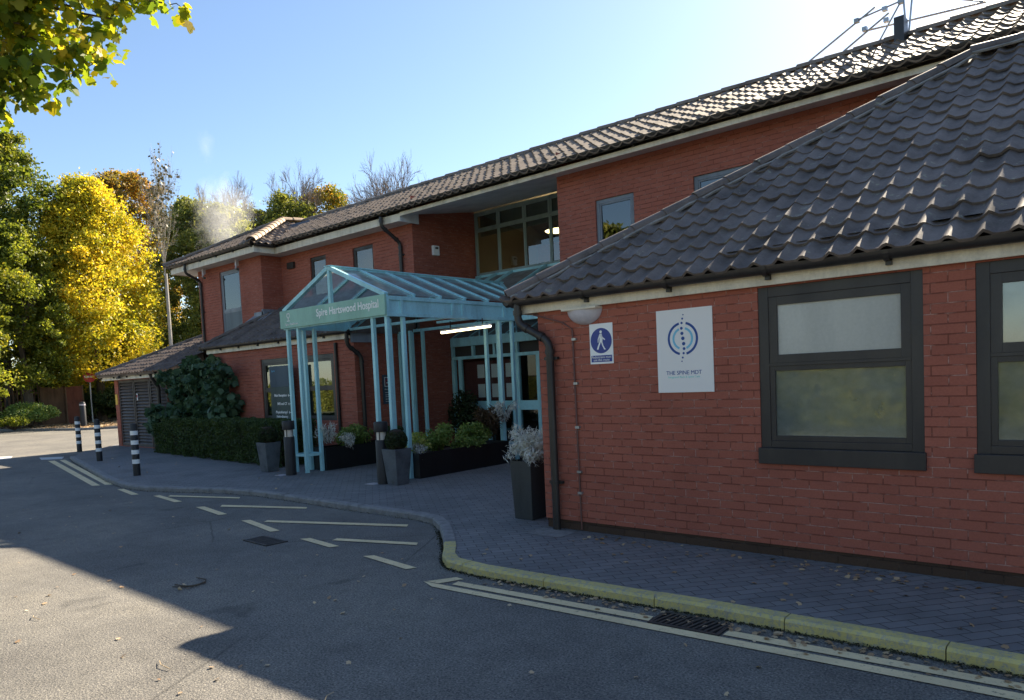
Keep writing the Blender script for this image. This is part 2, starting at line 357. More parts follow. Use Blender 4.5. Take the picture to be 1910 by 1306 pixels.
# ================================================================== GROUND
def asphalt():
    m = mat("asphalt", (.06, .06, .06), .85, spec=.35); p = pos(m)
    v = N(m, "ShaderNodeTexVoronoi"); v.inputs["Scale"].default_value = 95; L(m, p, v.inputs["Vector"])
    f = noise(m, p, 70, 5, .75); g = noise(m, p, .5, 4, .6); h = noise(m, p, 6, 4, .6)
    c = ramp(m, f, [(.34, (.035, .036, .036)), (.46, (.125, .123, .118)), (.58, (.25, .235, .205)), (.72, (.47, .43, .35))])
    c = mix(m, ramp(m, v.outputs["Color"], [(.55, (0, 0, 0)), (.75, (.5, .5, .5))]), c, (.20, .19, .17))
    c = mix(m, .8, c, ramp(m, g, [(.3, (.62, .62, .64)), (.5, (.95, .95, .95)), (.7, (1.25, 1.22, 1.15))]), 'MULTIPLY')
    c = mix(m, .35, c, ramp(m, h, [(.3, (.6, .6, .6)), (.7, (1.3, 1.3, 1.3))]), 'MULTIPLY')
    vc = N(m, "ShaderNodeTexVoronoi"); vc.feature = 'DISTANCE_TO_EDGE'; vc.inputs["Scale"].default_value = .42
    wn = N(m, "ShaderNodeTexNoise"); wn.inputs["Scale"].default_value = 1.4; wn.inputs["Detail"].default_value = 6; L(m, p, wn.inputs["Vector"])
    L(m, mix(m, .12, p, wn.outputs["Color"], 'ADD'), vc.inputs["Vector"])
    ck = math_(m, 'MULTIPLY', ramp(m, vc.outputs["Distance"], [(0.0, (1, 1, 1)), (.006, (0, 0, 0))]), ramp(m, noise(m, p, .35, 2), [(.52, (0, 0, 0)), (.6, (.55, .55, .55))]))
    c = mix(m, ck, c, (.02, .02, .02))
    st = ramp(m, noise(m, p, 1.6, 3, .5, .5), [(.66, (0, 0, 0)), (.74, (.45, .45, .45))]); c = mix(m, st, c, (.045, .044, .042))
    L(m, c, B(m).inputs["Base Color"]); bump(m, math_(m, 'ADD', f, math_(m, 'MULTIPLY', v.outputs["Distance"], -.6)), .006, .9)
    return m
def paving():
    m = mat("block_paving", (.1, .1, .11), .75, spec=.4)
    p = pos(m, (1, 1, 1), (0, 0, R(-52))); br = N(m, "ShaderNodeTexBrick"); br.offset = .5
    for k, v in (("Scale", 1), ("Mortar Size", .004), ("Mortar Smooth", .3), ("Bias", 0), ("Brick Width", .2), ("Row Height", .1)): br.inputs[k].default_value = v
    br.inputs["Color1"].default_value = (.22, .22, .225, 1); br.inputs["Color2"].default_value = (.17, .172, .178, 1); br.inputs["Mortar"].default_value = (.03, .028, .025, 1)
    L(m, p, br.inputs["Vector"]); q = pos(m); f = noise(m, q, 90, 4, .7); g = noise(m, q, .9, 5, .65)
    c = mix(m, ramp(m, f, [(.35, (0, 0, 0)), (.8, (.5, .5, .5))]), br.outputs["Color"], (.20, .19, .18))
    c = mix(m, .8, c, ramp(m, g, [(.25, (.55, .56, .55)), (.5, (1, 1, 1)), (.8, (1.25, 1.22, 1.15))]), 'MULTIPLY')
    L(m, c, B(m).inputs["Base Color"]); bump(m, math_(m, 'SUBTRACT', math_(m, 'MULTIPLY', f, .3), br.outputs["Fac"]), .006, .8)
    return m
def painted(name, col, wear=.5, under=(.07, .07, .07)):
    m = mat(name, col, .7, spec=.3); p = pos(m); f = noise(m, p, 28, 5, .75); g = noise(m, p, 110, 3, .7)
    k = ramp(m, math_(m, 'ADD', math_(m, 'MULTIPLY', f, .7), math_(m, 'MULTIPLY', g, .3)), [(wear-.1, (1, 1, 1)), (wear+.03, (0, 0, 0))])
    c = mix(m, k, tuple(x for x in col), under); c2 = mix(m, .5, c, ramp(m, noise(m, p, 3, 4), [(.3, (.7, .7, .7)), (.7, (1.1, 1.1, 1.1))]), 'MULTIPLY')
    L(m, c2, B(m).inputs["Base Color"]); bump(m, g, .003, .5); return m
M_ASPH = asphalt(); M_PAVE = paving()
M_LINE = painted("line_paint_buff", (.82, .66, .39), .42); M_LINEW = painted("line_paint_white", (.6, .6, .58), .42)
M_KERBY = painted("kerb_yellow_worn", (.64, .54, .20), .50, (.36, .35, .30)); M_KERB = weathered("kerb_concrete", (.26, .255, .25), .8, .3, 8, streak=False)
M_EARTH = weathered("earth_verge", (.075, .055, .035), .95, .5, 3, streak=False)
M_GROUND = weathered("ground_grass", (.05, .06, .025), .95, .5, 1, streak=False)
RZ = -.07
g = MB().quad((-400, -400, -.16), (400, -400, -.16), (400, 400, -.16), (-400, 400, -.16)).build("ground", M_GROUND); tag(g, "ground beyond the road", None, kind="structure")
# the road: one sheet
rd = MB().add([(-60, -5, RZ), (30, -5, RZ), (30, 9, RZ), (-20, 9, RZ), (-30, 30, RZ), (-38.3, 30, RZ), (-38.6, 14.4, RZ), (-39.8, 12.9, RZ), (-44, 11.8, RZ), (-60, 7.5, RZ)],
              [(0, 1, 2, 3, 9), (3, 4, 5, 6, 7, 8, 9)]).build("road", M_ASPH); tag(rd, "asphalt access road", None, kind="structure")
KL = [(10, 4.60), (-1.2, 4.585), (-2.4, 4.55), (-3.7, 4.47), (-4.40, 4.44), (-4.82, 4.48), (-5.03, 4.62), (-5.25, 4.85), (-5.66, 5.22), (-6.1, 5.58), (-6.45, 5.80), (-6.8, 5.87), (-7.5, 5.88), (-8.5, 5.88), (-9.6, 5.93), (-10.7, 5.93), (-11.5, 5.82), (-12.4, 5.52), (-13.2, 5.27), (-14.0, 5.22), (-15.4, 5.44), (-18, 6.0), (-21.3, 6.72), (-22.2, 6.95), (-22.9, 7.25), (-23.8, 7.9), (-25.2, 9.0), (-27, 10.3), (-28.5, 12.0), (-30, 30)]
pv = None
def offs(P, d):
    out = []
    for i, p in enumerate(P):
        a = Vector(P[max(i-1, 0)]); b = Vector(P[min(i+1, len(P)-1)]); t = (b-a).normalized(); out.append((p[0]+t.y*d, p[1]-t.x*d))
    return out
pv = MB().prism(offs(KL, .118)[::-1]+[(10, 30)], -.15, 0)
pv = pv.build("pavement", M_PAVE); tag(pv, "grey block paved pavement", None, kind="structure")
def offs(P, d):
    out = []
    for i, p in enumerate(P):
        a = Vector(P[max(i-1, 0)]); b = Vector(P[min(i+1, len(P)-1)]); t = (b-a).normalized(); out.append((p[0]+t.y*d, p[1]-t.x*d))
    return out
def resample(P, step):
    out = [Vector(P[0])]; acc = 0
    for a, b in zip(P, P[1:]):
        a = Vector(a); b = Vector(b); l = (b-a).length; n = max(1, int(l/step))
        for k in range(1, n+1): out.append(a+(b-a)*k/n)
    return out
KR = resample(KL[:24], .15)
outer = offs(KR, -.135); s_acc = 0
# kerb stones in runs of about 0.9 m with a small joint between them
inno = offs(KR, .12); ky, kg = MB(), MB(); i = 0
while i < len(KR)-1:
    j = i; l = 0
    while j < len(KR)-1 and l < .9: l += (KR[j+1]-KR[j]).length; j += 1
    zt = .012+random.uniform(-.003, .003); mbk = ky if KR[i].x > -5.15 else kg
    ins = [Vector(inno[k]) for k in range(i, j+1)]; ots = [Vector(KR[k]) for k in range(i, j+1)]
    v = (ins[-1]-ins[-2]).normalized()*.007; ins[-1] = ins[-1]-v; ots[-1] = ots[-1]-v
    n_ = len(ins); vs = [(p.x, p.y, z) for z in (RZ-.05, zt) for p in ins]+[(p.x, p.y, z) for z in (RZ-.05, zt-.02) for p in ots]+[(p.x+(q_.x-p.x)*.15, p.y+(q_.y-p.y)*.15, zt) for p, q_ in zip(ots, ins)]
    fs = []
    for k in range(n_-1):
        fs += [(k, k+1, n_+k+1, n_+k), (n_+k, n_+k+1, 4*n_+k+1, 4*n_+k), (4*n_+k, 4*n_+k+1, 3*n_+k+1, 3*n_+k), (3*n_+k, 3*n_+k+1, 2*n_+k+1, 2*n_+k)]
    for k in (0, n_-1): fs.append((k, n_+k, 4*n_+k, 3*n_+k, 2*n_+k))
    mbk.add(vs, fs); i = j
kb = kg.build("kerb", M_KERB, recalc=False); tag(kb, "grey concrete kerb", None, kind="structure")
kb2 = ky.build("kerb_painted", M_KERBY, recalc=False); kb2.parent = kb
def sheet(P, z, nm, m, par):
    return MB().add([(x, y, z) for x, y in P], [tuple(range(len(P)))]).build(nm, m, par)
# margin slabs behind the kerb bend
for nm, P, mm in (("line_marking", [(-14.01, 5.42), (-13.93, 5.53), (-12.89, 5.3), (-12.97, 5.2)][:0] or [(-14.0, 5.10), (-13.95, 5.19), (-12.89, 5.03), (-12.95, 4.93)], M_LINE),
                  ("line_marking", [(-12.45, 5.08), (-12.41, 5.17), (-11.33, 5.05), (-11.37, 4.95)], M_LINE),
                  ("line_marking", [(-10.57, 4.90), (-10.51, 5.0), (-9.54, 4.85), (-9.59, 4.75)], M_LINE),
                  ("line_marking", [(-8.89, 4.7), (-8.82, 4.79), (-7.82, 4.61), (-7.86, 4.51)], M_LINE),
                  ("line_marking", [(-7.18, 4.47), (-7.11, 4.56), (-6.47, 4.49), (-6.52, 4.40)], M_LINE),
                  ("line_marking", [(-5.88, 4.35), (-5.81, 4.43), (-5.07, 4.34), (-5.12, 4.25)], M_LINE),
                  ("hatch_marking", [(-12.2, 5.25), (-10.8, 5.72), (-10.7, 5.65), (-12.11, 5.17)], M_LINE),
                  ("hatch_marking", [(-10.37, 5.2), (-8.95, 5.72), (-8.85, 5.64), (-10.24, 5.11)], M_LINE),
                  ("hatch_marking", [(-8.58, 4.89), (-6.68, 5.62), (-6.6, 5.53), (-8.51, 4.80)], M_LINE),
                  ("hatch_marking", [(-6.82, 4.71), (-5.84, 5.03), (-5.77, 4.95), (-6.78, 4.62)], M_LINE),
                  ("yellow_line", [(-4.68, 4.07), (-2.7, 4.20), (-.51, 4.335), (6, 4.41), (6, 4.31), (-.54, 4.235), (-2.65, 4.105), (-4.5, 4.0)], M_LINE),
                  ("yellow_line", [(-4.47, 4.22), (-2.8, 4.345), (-.52, 4.44), (6, 4.46), (6, 4.40), (-.51, 4.37), (-2.74, 4.255), (-4.44, 4.14)][:0] or [(-4.42, 4.225), (-2.62, 4.345), (-2.6, 4.25), (-4.40, 4.135)], M_LINE),
                  ("yellow_line", [(-2.08, 4.375), (-.52, 4.475), (6, 4.55), (6, 4.45), (-.51, 4.38), (-2.08, 4.28)], M_LINE),
                  ("yellow_line", [(-4.66, 4.085), (-4.53, 4.31), (-4.43, 4.30), (-4.52, 4.095)], M_LINE),
                  ("yellow_line", [(-22.3, 6.45), (-22.2, 6.58), (-14.97, 5.16), (-15.06, 5.05)], M_LINE),
                  ("yellow_line", [(-22.15, 6.68), (-22.1, 6.80), (-14.84, 5.34), (-14.96, 5.24)], M_LINE),
                  ("give_way_marking", [(-23.9, 6.7), (-23.3, 7.15), (-22.5, 6.85), (-22.94, 6.48)], M_LINEW),
                  ("give_way_marking", [(-26.1, 6.1), (-25.6, 6.5), (-24.61, 6.19), (-24.6, 5.93)], M_LINEW)):
    sheet(P, RZ+.004+.0006*(len(nm) % 7), nm, mm, rd)
# soil verge beyond the road, kerb edge, and bark litter
vg = MB().prism([(-60, 7.7), (-44, 12.0), (-39.9, 13.1), (-38.8, 14.5), (-38.5, 30), (-60, 60)][::-1], -.15, .03).build("verge", M_EARTH); tag(vg, "soil verge across the road", None, kind="structure")
vb = MB().prism([(-60, -5), (30, -5), (30, -30), (-60, -30)], -.15, .02).build("verge_behind", M_GROUND); tag(vb, "grass verge on the near side of the road", None, kind="structure")
# covers and drains
def grate(x0, x1, y0, y1, ang, lab, fine):
    cx, cy_ = (x0+x1)/2, (y0+y1)/2; t = thing("drain_grate", lab, "drain grate", (cx, cy_, RZ), "road drain grates")
    f = MB(); z = RZ+.006
    f.box(x0, x1, y0, y0+.025, z-.02, z+.006).box(x0, x1, y1-.025, y1, z-.02, z+.006).box(x0, x0+.025, y0+.025, y1-.025, z-.02, z+.006).box(x1-.025, x1, y0+.025, y1-.025, z-.02, z+.006)
    f.box(cx-.012, cx+.012, y0+.025, y1-.025, z-.02, z+.004)
    f.build("frame", M_IRON, t)
    b = MB(); n = fine
    for k in range(n):
        x = x0+.05+(x1-x0-.1)*k/(n-1)
        b.beam((x-.012, y0+.025, z), (x+.03, y1-.025, z), .018, .016)
    b.build("grate_bars", M_IRON, t)
    MB().box(x0, x1, y0, y1, RZ+.001, RZ+.003).build("pit_shade", mat("pit_shade_black", (.006, .006, .006), .9), t)  # flat black sheet: the shade down the drain painted under the bars
    t.rotation_euler.z = ang; return t
grate(-2.60, -2.10, 4.23, 4.49, R(3), "slotted iron drain grate across the double yellow line by the kerb", 11)
grate(-7.72, -7.20, 4.08, 4.34, R(-2), "iron drain grate in the open road beside the hatched dashes", 10)
mcv = MB().add([(-4.95, 5.72, .004), (-4.50, 5.72, .004), (-4.50, 6.02, .004), (-4.95, 6.02, .004)], [(0, 1, 2, 3)]).build("gully_slab", M_KERB, None)
own(mcv, (-4.72, 5.87, 0)); tag(mcv, "concrete gully slab at the foot of the black downpipe", "gully")

gp = []
for a, b in zip(KR, KR[1:]):
    d = (b-a).length; t_ = (b-a).normalized()
    for _ in range(int(d*(420 if a.x > -6 else 60))): u_ = random.random(); off = abs(random.gauss(0, .022)); c_ = a.lerp(b, u_); gp.append((c_.x-t_.y*off, c_.y+t_.x*off, RZ+.004+random.random()*.012*max(0, 1-off*25)))
gm = leaves("kerb_moss", gp, .014, weathered("moss_grime", (.045, .045, .02), .95, .5, 20, streak=False), None, 'leaf', flat=1.0); tag(gm, "dark moss and grit along the kerb foot", None, kind="stuff")
# ================================================================== BUILDING HELPERS
def wall(parent, name, m, a, b, z0, z1, holes=(), rev=.10, inward=(0, 1)):
    """front face from a to b (plan points); holes (s0,s1,z0,z1) along it, with reveals going inward"""
    a = Vector(a); b = Vector(b); Lg = (b-a).length; t = (b-a)/Lg; nv = Vector(inward); mb = MB()
    ss = sorted({0, Lg, *[h for q in holes for h in q[:2]]}); zs = sorted({z0, z1, *[h for q in holes for h in q[2:]]})
    P = lambda s, z, d=0: (a.x+t.x*s+nv.x*d, a.y+t.y*s+nv.y*d, z)
    for s0, s1 in zip(ss, ss[1:]):
        for q0, q1 in zip(zs, zs[1:]):
            if any(h[0]-1e-6 <= s0 and s1 <= h[1]+1e-6 and h[2]-1e-6 <= q0 and q1 <= h[3]+1e-6 for h in holes): continue
            mb.quad(P(s0, q0), P(s1, q0), P(s1, q1), P(s0, q1))
    for s0, s1, q0, q1 in holes:
        mb.quad(P(s0, q0), P(s0, q0, rev), P(s1, q0, rev), P(s1, q0)); mb.quad(P(s0, q1), P(s1, q1), P(s1, q1, rev), P(s0, q1, rev))
        mb.quad(P(s0, q0), P(s0, q1), P(s0, q1, rev), P(s0, q0, rev)); mb.quad(P(s1, q0), P(s1, q0, rev), P(s1, q1, rev), P(s1, q1))
    # back skin so no light leaks in
    mb.quad(P(0, z0, rev+.02), P(0, z1, rev+.02), P(0, z1, rev+.025), P(0, z0, rev+.025))
    o = mb.build(name, m, parent, recalc=False); return o
def pantiles(parent, name, m, o, u, v, pitch, Lu, Lv, clips=(), wave=.20, amp=.021, gauge=.285, th=.026, seg=7):
    """o: eave corner; u: unit along eaves; v: unit uphill in plan; rows of rolled tiles with stepped laps"""
    o = Vector(o); u = Vector(u); v = Vector(v); sl = Vector((v.x, v.y, pitch)).normalized(); nn = Vector((-v.x*pitch, -v.y*pitch, 1)).normalized()
    rows = int(math.ceil(Lv*math.sqrt(1+pitch*pitch)/gauge)); n = int(Lu/wave*seg)+1; me = bmesh.new()
    maxs = Lv*math.sqrt(1+pitch*pitch)
    for r_ in range(rows):
        s0 = r_*gauge-.02; s1 = min((r_+1)*gauge+.05, maxs+.02); prev = None
        jr = random.uniform(-.003, .003)
        for k in range(n):
            x = k*wave/seg; ph = (x/wave) % 1.0
            tid = int(x/wave); rnd = random.Random(r_*9173+tid*31+7); jt = rnd.uniform(-.007, .007); js = rnd.uniform(-.009, .009)
            h = amp*(math.cos(2*math.pi*ph)+.35*math.cos(4*math.pi*ph))
            P0 = o+u*x+sl*(s0+js)+nn*(h+th+jt+jr); P1 = o+u*x+sl*s1+nn*(h+.002+jt); Pf = P0-nn*(th*.95)
            c = [me.verts.new(P0), me.verts.new(P1), me.verts.new(Pf)]
            if prev:
                me.faces.new((prev[0], c[0], c[1], prev[1])); me.faces.new((prev[2], c[2], c[0], prev[0]))
            prev = c
    for (pt, nrm) in clips:     # keep the side the normal points to
        bmesh.ops.bisect_plane(me, geom=me.verts[:]+me.edges[:]+me.faces[:], plane_co=Vector(pt), plane_no=Vector(nrm), clear_inner=True, clear_outer=False)
    o0 = W0[parent.name]; bmesh.ops.translate(me, verts=me.verts[:], vec=-o0)
    d = bpy.data.meshes.new(name); me.to_mesh(d); me.free(); d.materials.append(m); d.shade_smooth()
    try: d.set_sharp_from_angle(angle=R(50))
    except Exception: pass
    ob = link(bpy.data.objects.new(name, d)); ob.parent = parent; W0[ob.name] = o0.copy(); return ob
def caps(parent, name, m, a, b, r=.105, step=.42, lift=.04, mort=True):
    a = Vector(a); b = Vector(b); d = (b-a); Lg = d.length; d.normalize(); side = d.cross(Vector((0, 0, 1))).normalized(); u_ = side.cross(d); mb = MB(); mo = MB()
    n = max(1, int(Lg/step))
    for i in range(n):
        s0, s1 = i*Lg/n-.02, (i+1)*Lg/n+.03; r0_, r1_ = r*1.10, r*.93; vs = []; fs = []; j = random.uniform(-.006, .006)
        for s_, rr in ((s0, r0_), (s1, r1_)):
            for q in (1, .86):
                for k in range(9):
                    an = math.pi*(.02+.96*k/8); vs.append(a+d*s_+side*(rr*q*math.cos(an))+u_*(lift+j+rr*q*math.sin(an)*.85-.03))
        for k in range(8):
            fs += [(k, k+1, 18+k+1, 18+k), (9+k+1, 9+k, 27+k, 27+k+1), (k, 9+k, 9+k+1, k+1), (18+k, 18+k+1, 27+k+1, 27+k)]
        mb.add(vs, fs)
    o = mb.build(name, m, parent, smooth=True)
    if mort:
        for sg in (-1, 1):
            P = [a+d*(Lg*k/40)+side*sg*(r+.005)+u_*(lift-.045+random.uniform(-.008, .008)) for k in range(41)]; mo.tube(P, .018, 5)
        mo.build("mortar_bed", M_MORT, parent)
    return o
def gutter(parent, a, b, z, r=.06, brackets=True, out=(0, -1)):
    """half-round gutter with clips; a,b plan points at the fascia face"""
    a = Vector(a); b = Vector(b); t = (b-a).normalized(); Lg = (b-a).length; ov = Vector(out); mb = MB(); vs = []; fs = []
    for s_ in (0, Lg):
        for q in (1, .9):
            for k in range(9):
                an = math.pi+math.pi*k/8; c = a+t*s_+ov*(r+r*q*math.cos(an)); vs.append((c.x, c.y, z+r*q*math.sin(an)*1.1))
    for k in range(8): fs += [(k, k+1, 18+k+1, 18+k), (9+k+1, 9+k, 27+k, 27+k+1)]
    for e in (0, 18): fs += [(e+k, e+9+k, e+9+k+1, e+k+1) for k in range(8)]
    fs += [(0, 18, 27, 9), (8, 17, 35, 26)]
    mb.add(vs, fs)
    for e in (0, Lg): # stop ends
        c = a+t*e; mb.add([(c.x+ov.x*(r+r*math.cos(math.pi+math.pi*k/8)), c.y+ov.y*(r+r*math.cos(math.pi+math.pi*k/8)), z+r*1.1*math.sin(math.pi+math.pi*k/8)) for k in range(9)], [tuple(range(9))])
    g_ = mb.build("gutter", M_GUT, parent, smooth=True)
    if brackets:
        n = max(2, int(Lg/.9)); q = None
        for i in range(n+1):
            c = a+t*min(Lg-.05, .1+i*(Lg-.2)/n)
            q = MB()
            for dz, dr in ((0, 1.13),):
                vs = []; fs = []
                for s_ in (-.022, .022):
                    for k in range(9):
                        an = math.pi+math.pi*k/8; e = c+t*s_+ov*(r+r*dr*math.cos(an)); vs.append((e.x, e.y, z+r*dr*math.sin(an)*1.15))
                for k in range(8): fs.append((k, k+1, 9+k+1, 9+k))
                q.add(vs, fs)
            e = c+ov*.02; q.box(e.x-.02-abs(ov.x)*.02, e.x+.02+abs(ov.x)*.02, e.y-.02, e.y+.02, z-.105, z-.03)
            q.build("gutter_clip", M_GUT, parent)
    return g_
def window(parent, x0, x1, z0, z1, y, fm, gl, split=None, deep=.09, sash=.055, sill=0, blind=None, back=True, mull=(), glow=None, outer=.06, intd=1.6, gltop=None):
    """frame set in the reveal at y+deep; split = heights of transoms; sill = height of a deep sill panel"""
    yf = y+deep-.06; fr = MB(); zb = z0+sill
    fr.box(x0, x0+outer, yf, yf+.06, z0, z1).box(x1-outer, x1, yf, yf+.06, z0, z1).box(x0+outer, x1-outer, yf, yf+.06, z1-outer, z1).box(x0+outer, x1-outer, yf, yf+.06, zb, zb+outer*.7)
    if sill: fr.box(x0+outer, x1-outer, yf, yf+.06, z0, zb)
    f = fr.build("window_frame", fm, parent, bevel=.003)
    if sill: MB().box(x0-.012, x1+.012, y-.035, yf-.001, z0-.005, zb).build("window_sill", fm, f, bevel=.004)
    xs = [x0+outer]+list(mull)+[x1-outer]; zs = [zb+outer*.7]+list(split or [])+[z1-outer]
    for i in range(len(xs)-1):
        for j in range(len(zs)-1):
            a, b, c, d = xs[i]+(.012 if i else 0), xs[i+1]-(.012 if i < len(xs)-2 else 0), zs[j]+(.012 if j else 0), zs[j+1]-(.012 if j < len(zs)-2 else 0)
            s_ = sash*(1.0 if j == len(zs)-2 else .6) if (split or mull) else sash*.5
            q = MB(); yq = yf+.008
            q.box(a, a+s_, yq, yq+.045, c, d).box(b-s_, b, yq, yq+.045, c, d).box(a+s_, b-s_, yq, yq+.045, c, c+s_).box(a+s_, b-s_, yq, yq+.045, d-s_, d)
            q.build("sash", fm, f, bevel=.002)
            MB().box(a+s_, b-s_, yq+.02, yq+.026, c+s_, d-s_).build("pane", gltop if gltop and j == len(zs)-2 else gl, f)
    for xm in mull: fr2 = MB().box(xm-.012, xm+.012, yf-.004, yf+.058, zb+outer*.7, z1-outer).build("mullion", fm, f)
    for zm in (split or []):
        for i in range(len(xs)-1): MB().box(xs[i]+(.012 if i else 0), xs[i+1]-(.012 if i < len(xs)-2 else 0), yf-.003, yf+.056, zm-.012, zm+.012).build("transom", fm, f)
    if blind: MB().box(x0+.05, x1-.05, yf+.10, yf+.104, blind[0], blind[1]).build("blind", M_BLIND, f)
    if back:
        d = intd; e = .35; mb = MB(); ya, yb = yf+.061, yf+d
        mb.quad((x0-e, yb, z0-e), (x1+e, yb, z0-e), (x1+e, yb, z1+e), (x0-e, yb, z1+e)).quad((x0-e, ya, z0-e), (x0-e, yb, z0-e), (x0-e, yb, z1+e), (x0-e, ya, z1+e)).quad((x1+e, ya, z0-e), (x1+e, ya, z1+e), (x1+e, yb, z1+e), (x1+e, yb, z0-e))
        mb.quad((x0-e, ya, z1+e), (x0-e, yb, z1+e), (x1+e, yb, z1+e), (x1+e, ya, z1+e)).quad((x0-e, ya, z0-e), (x1+e, ya, z0-e), (x1+e, yb, z0-e), (x0-e, yb, z0-e))
        mb.build("room_lining", M_INT2, f, recalc=False)
    if glow: MB().lathe(glow, [(.28, 0), (.30, .02), (.18, .055), (.05, .06)], 20).build("ceiling_lamp", M_LAMPC, f, smooth=True)
    return f
def swan_pipe(parent, pts, r=.036, clips=()):
    P = []
    pts = [Vector(p) for p in pts]
    P.append(pts[0])
    for i in range(1, len(pts)-1):
        a, b, c = pts[i-1], pts[i], pts[i+1]; d = min(.09, (b-a).length*.4, (c-b).length*.4)
        p0 = b+(a-b).normalized()*d; p1 = b+(c-b).normalized()*d
        for k in range(5): t = k/4; P.append(p0.lerp(b, t).lerp(b.lerp(p1, t), t))
    P.append(pts[-1]); mb = MB().tube(P, r, 14)
    for i in range(1, len(pts)-1):   # sockets at the bends
        for e in (pts[i-1], pts[i+1]):
            q = pts[i]+(e-pts[i]).normalized()*.11; dd = (e-pts[i]).normalized()*.025
            mb.tube([q-dd, q+dd], r*1.22, 14)
    dp_ = mb.build("downpipe", M_GUT, parent, smooth=True)
    if clips:
        for (x, y, z) in clips:
            q = MB(); q.tube([(x, y, z-.018), (x, y, z+.018)], r*1.25, 14); q.box(x-.085, x+.085, y+r*.2, y+r*1.2, z-.014, z+.014); q.build('pipe_clip', M_GUT, dp_)
        pass
    return dp_

# ================================================================== SINGLE STOREY WING (near, right)
wing = thing("brick_wing", "single storey red brick wing with dark pantile hipped roof beside the pavement", "building", (0, 6.1, 0))
YA = 6.10
hw = [(-2.56+4.96, -1.31+4.96, .80, 2.28), (-.98+4.96, .27+4.96, .80, 2.28), (1.0+4.96, 2.25+4.96, .80, 2.28)]
wall(wing, "wall", M_BRICK, (-4.96, YA), (5, YA), .10, 2.36, hw)
wall(wing, "wall", M_BRICK, (-4.96, 11), (-4.96, YA), .10, 2.36, (), inward=(1, 0))
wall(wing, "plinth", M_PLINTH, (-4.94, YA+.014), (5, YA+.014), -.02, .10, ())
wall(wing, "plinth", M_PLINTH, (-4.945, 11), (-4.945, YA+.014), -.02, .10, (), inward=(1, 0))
for (a, b) in ((-2.56, -1.31), (-.98, .27), (1.0, 2.25)):
    window(wing, a, b, .80, 2.28, YA, M_FRAME, M_GLASSW, split=[1.63], sill=.13, deep=.07, outer=.085, sash=.07, blind=(1.0, 2.25) if a < -2 else (1.66, 2.25), intd=2.4, gltop=M_FROST if a < -2 else None)
box("fascia", M_FASC, wing, -5.16, 5, YA-.06, YA-.035, 2.29, 2.40, bevel=.003)
MB().box(-5.16, 5, YA-.0345, YA-.001, 2.30, 2.315).build("soffit", M_FASC, wing)
MB().box(-5.18, -5.16, YA-.06, 11, 2.29, 2.40).build("fascia", M_FASC, wing)
gutter(wing, (-5.28, YA-.062), (5, YA-.062), 2.435, r=.06)
gutter(wing, (-5.182, 9.4), (-5.182, YA-.18), 2.435, r=.055, brackets=False, out=(-1, 0))
E0 = (-5.30, YA-.17, 2.44)
pantiles(wing, "roof_slope", M_TILE, E0, (1, 0, 0), (0, 1, 0), .655, 10.3, 3.75, clips=[((-5.30, YA-.17, 0), (1, -1, 0))])
hipb = Vector((-5.30, YA-.17, 2.44)); hipe = hipb+Vector((3.75, 3.75, 2.456))
MB().add([tuple(hipb), tuple(hipe), (-5.30, 13.4, 2.44)], [(0, 1, 2)]).add([tuple(hipe), (5, hipe.y, hipe.z), (5, 10.99, 4.15), (hipe.x+1.2, 10.99, 4.15)], [(0, 3, 2, 1)]).build("roof_back", M_TILE, wing, recalc=False)
caps(wing, "hip_caps", M_TILE, hipb+Vector((0.06, .06, .02)), hipe, r=.095, step=.36, lift=.045)
caps(wing, "ridge_caps", M_TILE, hipe, (5, hipe.y, hipe.z), r=.11, step=.42, lift=.045)
MB().quad((4.9, YA+.2, 0), (4.9, 11, 0), (4.9, 11, 2.4), (4.9, YA+.2, 2.4)).build("end_wall", M_BRICK, wing)
# rainwater pipe with swan neck, and thin conduit
swan_pipe(wing, [(-5.13, YA-.125, 2.40), (-5.13, YA-.125, 2.19), (-4.77, YA-.06, 1.98), (-4.77, YA-.06, 0.0)], .041, clips=[(-4.77, YA-.06, 1.80), (-4.77, YA-.06, .50)])
cd = MB().tube([(-4.98, YA-.045, 2.27), (-4.62, YA-.018, 2.16), (-4.50, YA-.016, 2.08), (-4.48, YA-.016, .02)], .009, 6).build("conduit_pipe", weathered("conduit_brown", (.20, .09, .07), .5, .3), wing, smooth=True)
q = MB()
for z in (1.98, 1.53, 1.08, .62, .40): q.box(-4.505, -4.455, YA-.03, YA-.001, z-.012, z+.012)
parts(q, "conduit_clip", M_METAL, cd)
lamp = thing("wall_lamp", "white half moon bulkhead lamp under the eaves above the pedestrian sign", "wall lamp", (-4.34, YA, 2.2))
vs = []; fs = []; nu, nv_ = 20, 8
for j in range(nv_+1):
    ph = (math.pi/2)*j/nv_
    for k in range(nu+1):
        an = math.pi+math.pi*k/nu; vs.append((-4.34+.205*math.cos(an)*math.cos(ph*.999), YA-.003-.12*math.sin(ph), 2.27+.155*math.sin(an)*math.cos(ph)))
for j in range(nv_):
    for k in range(nu): a = j*(nu+1)+k; fs.append((a, a+1, a+nu+2, a+nu+1))
MB().add(vs, fs).build("diffuser", M_OPAL, lamp, smooth=True)
MB().box(-4.55, -4.13, YA-.13, YA-.002, 2.262, 2.285).build("lamp_cap", M_FASC, lamp, bevel=.004)
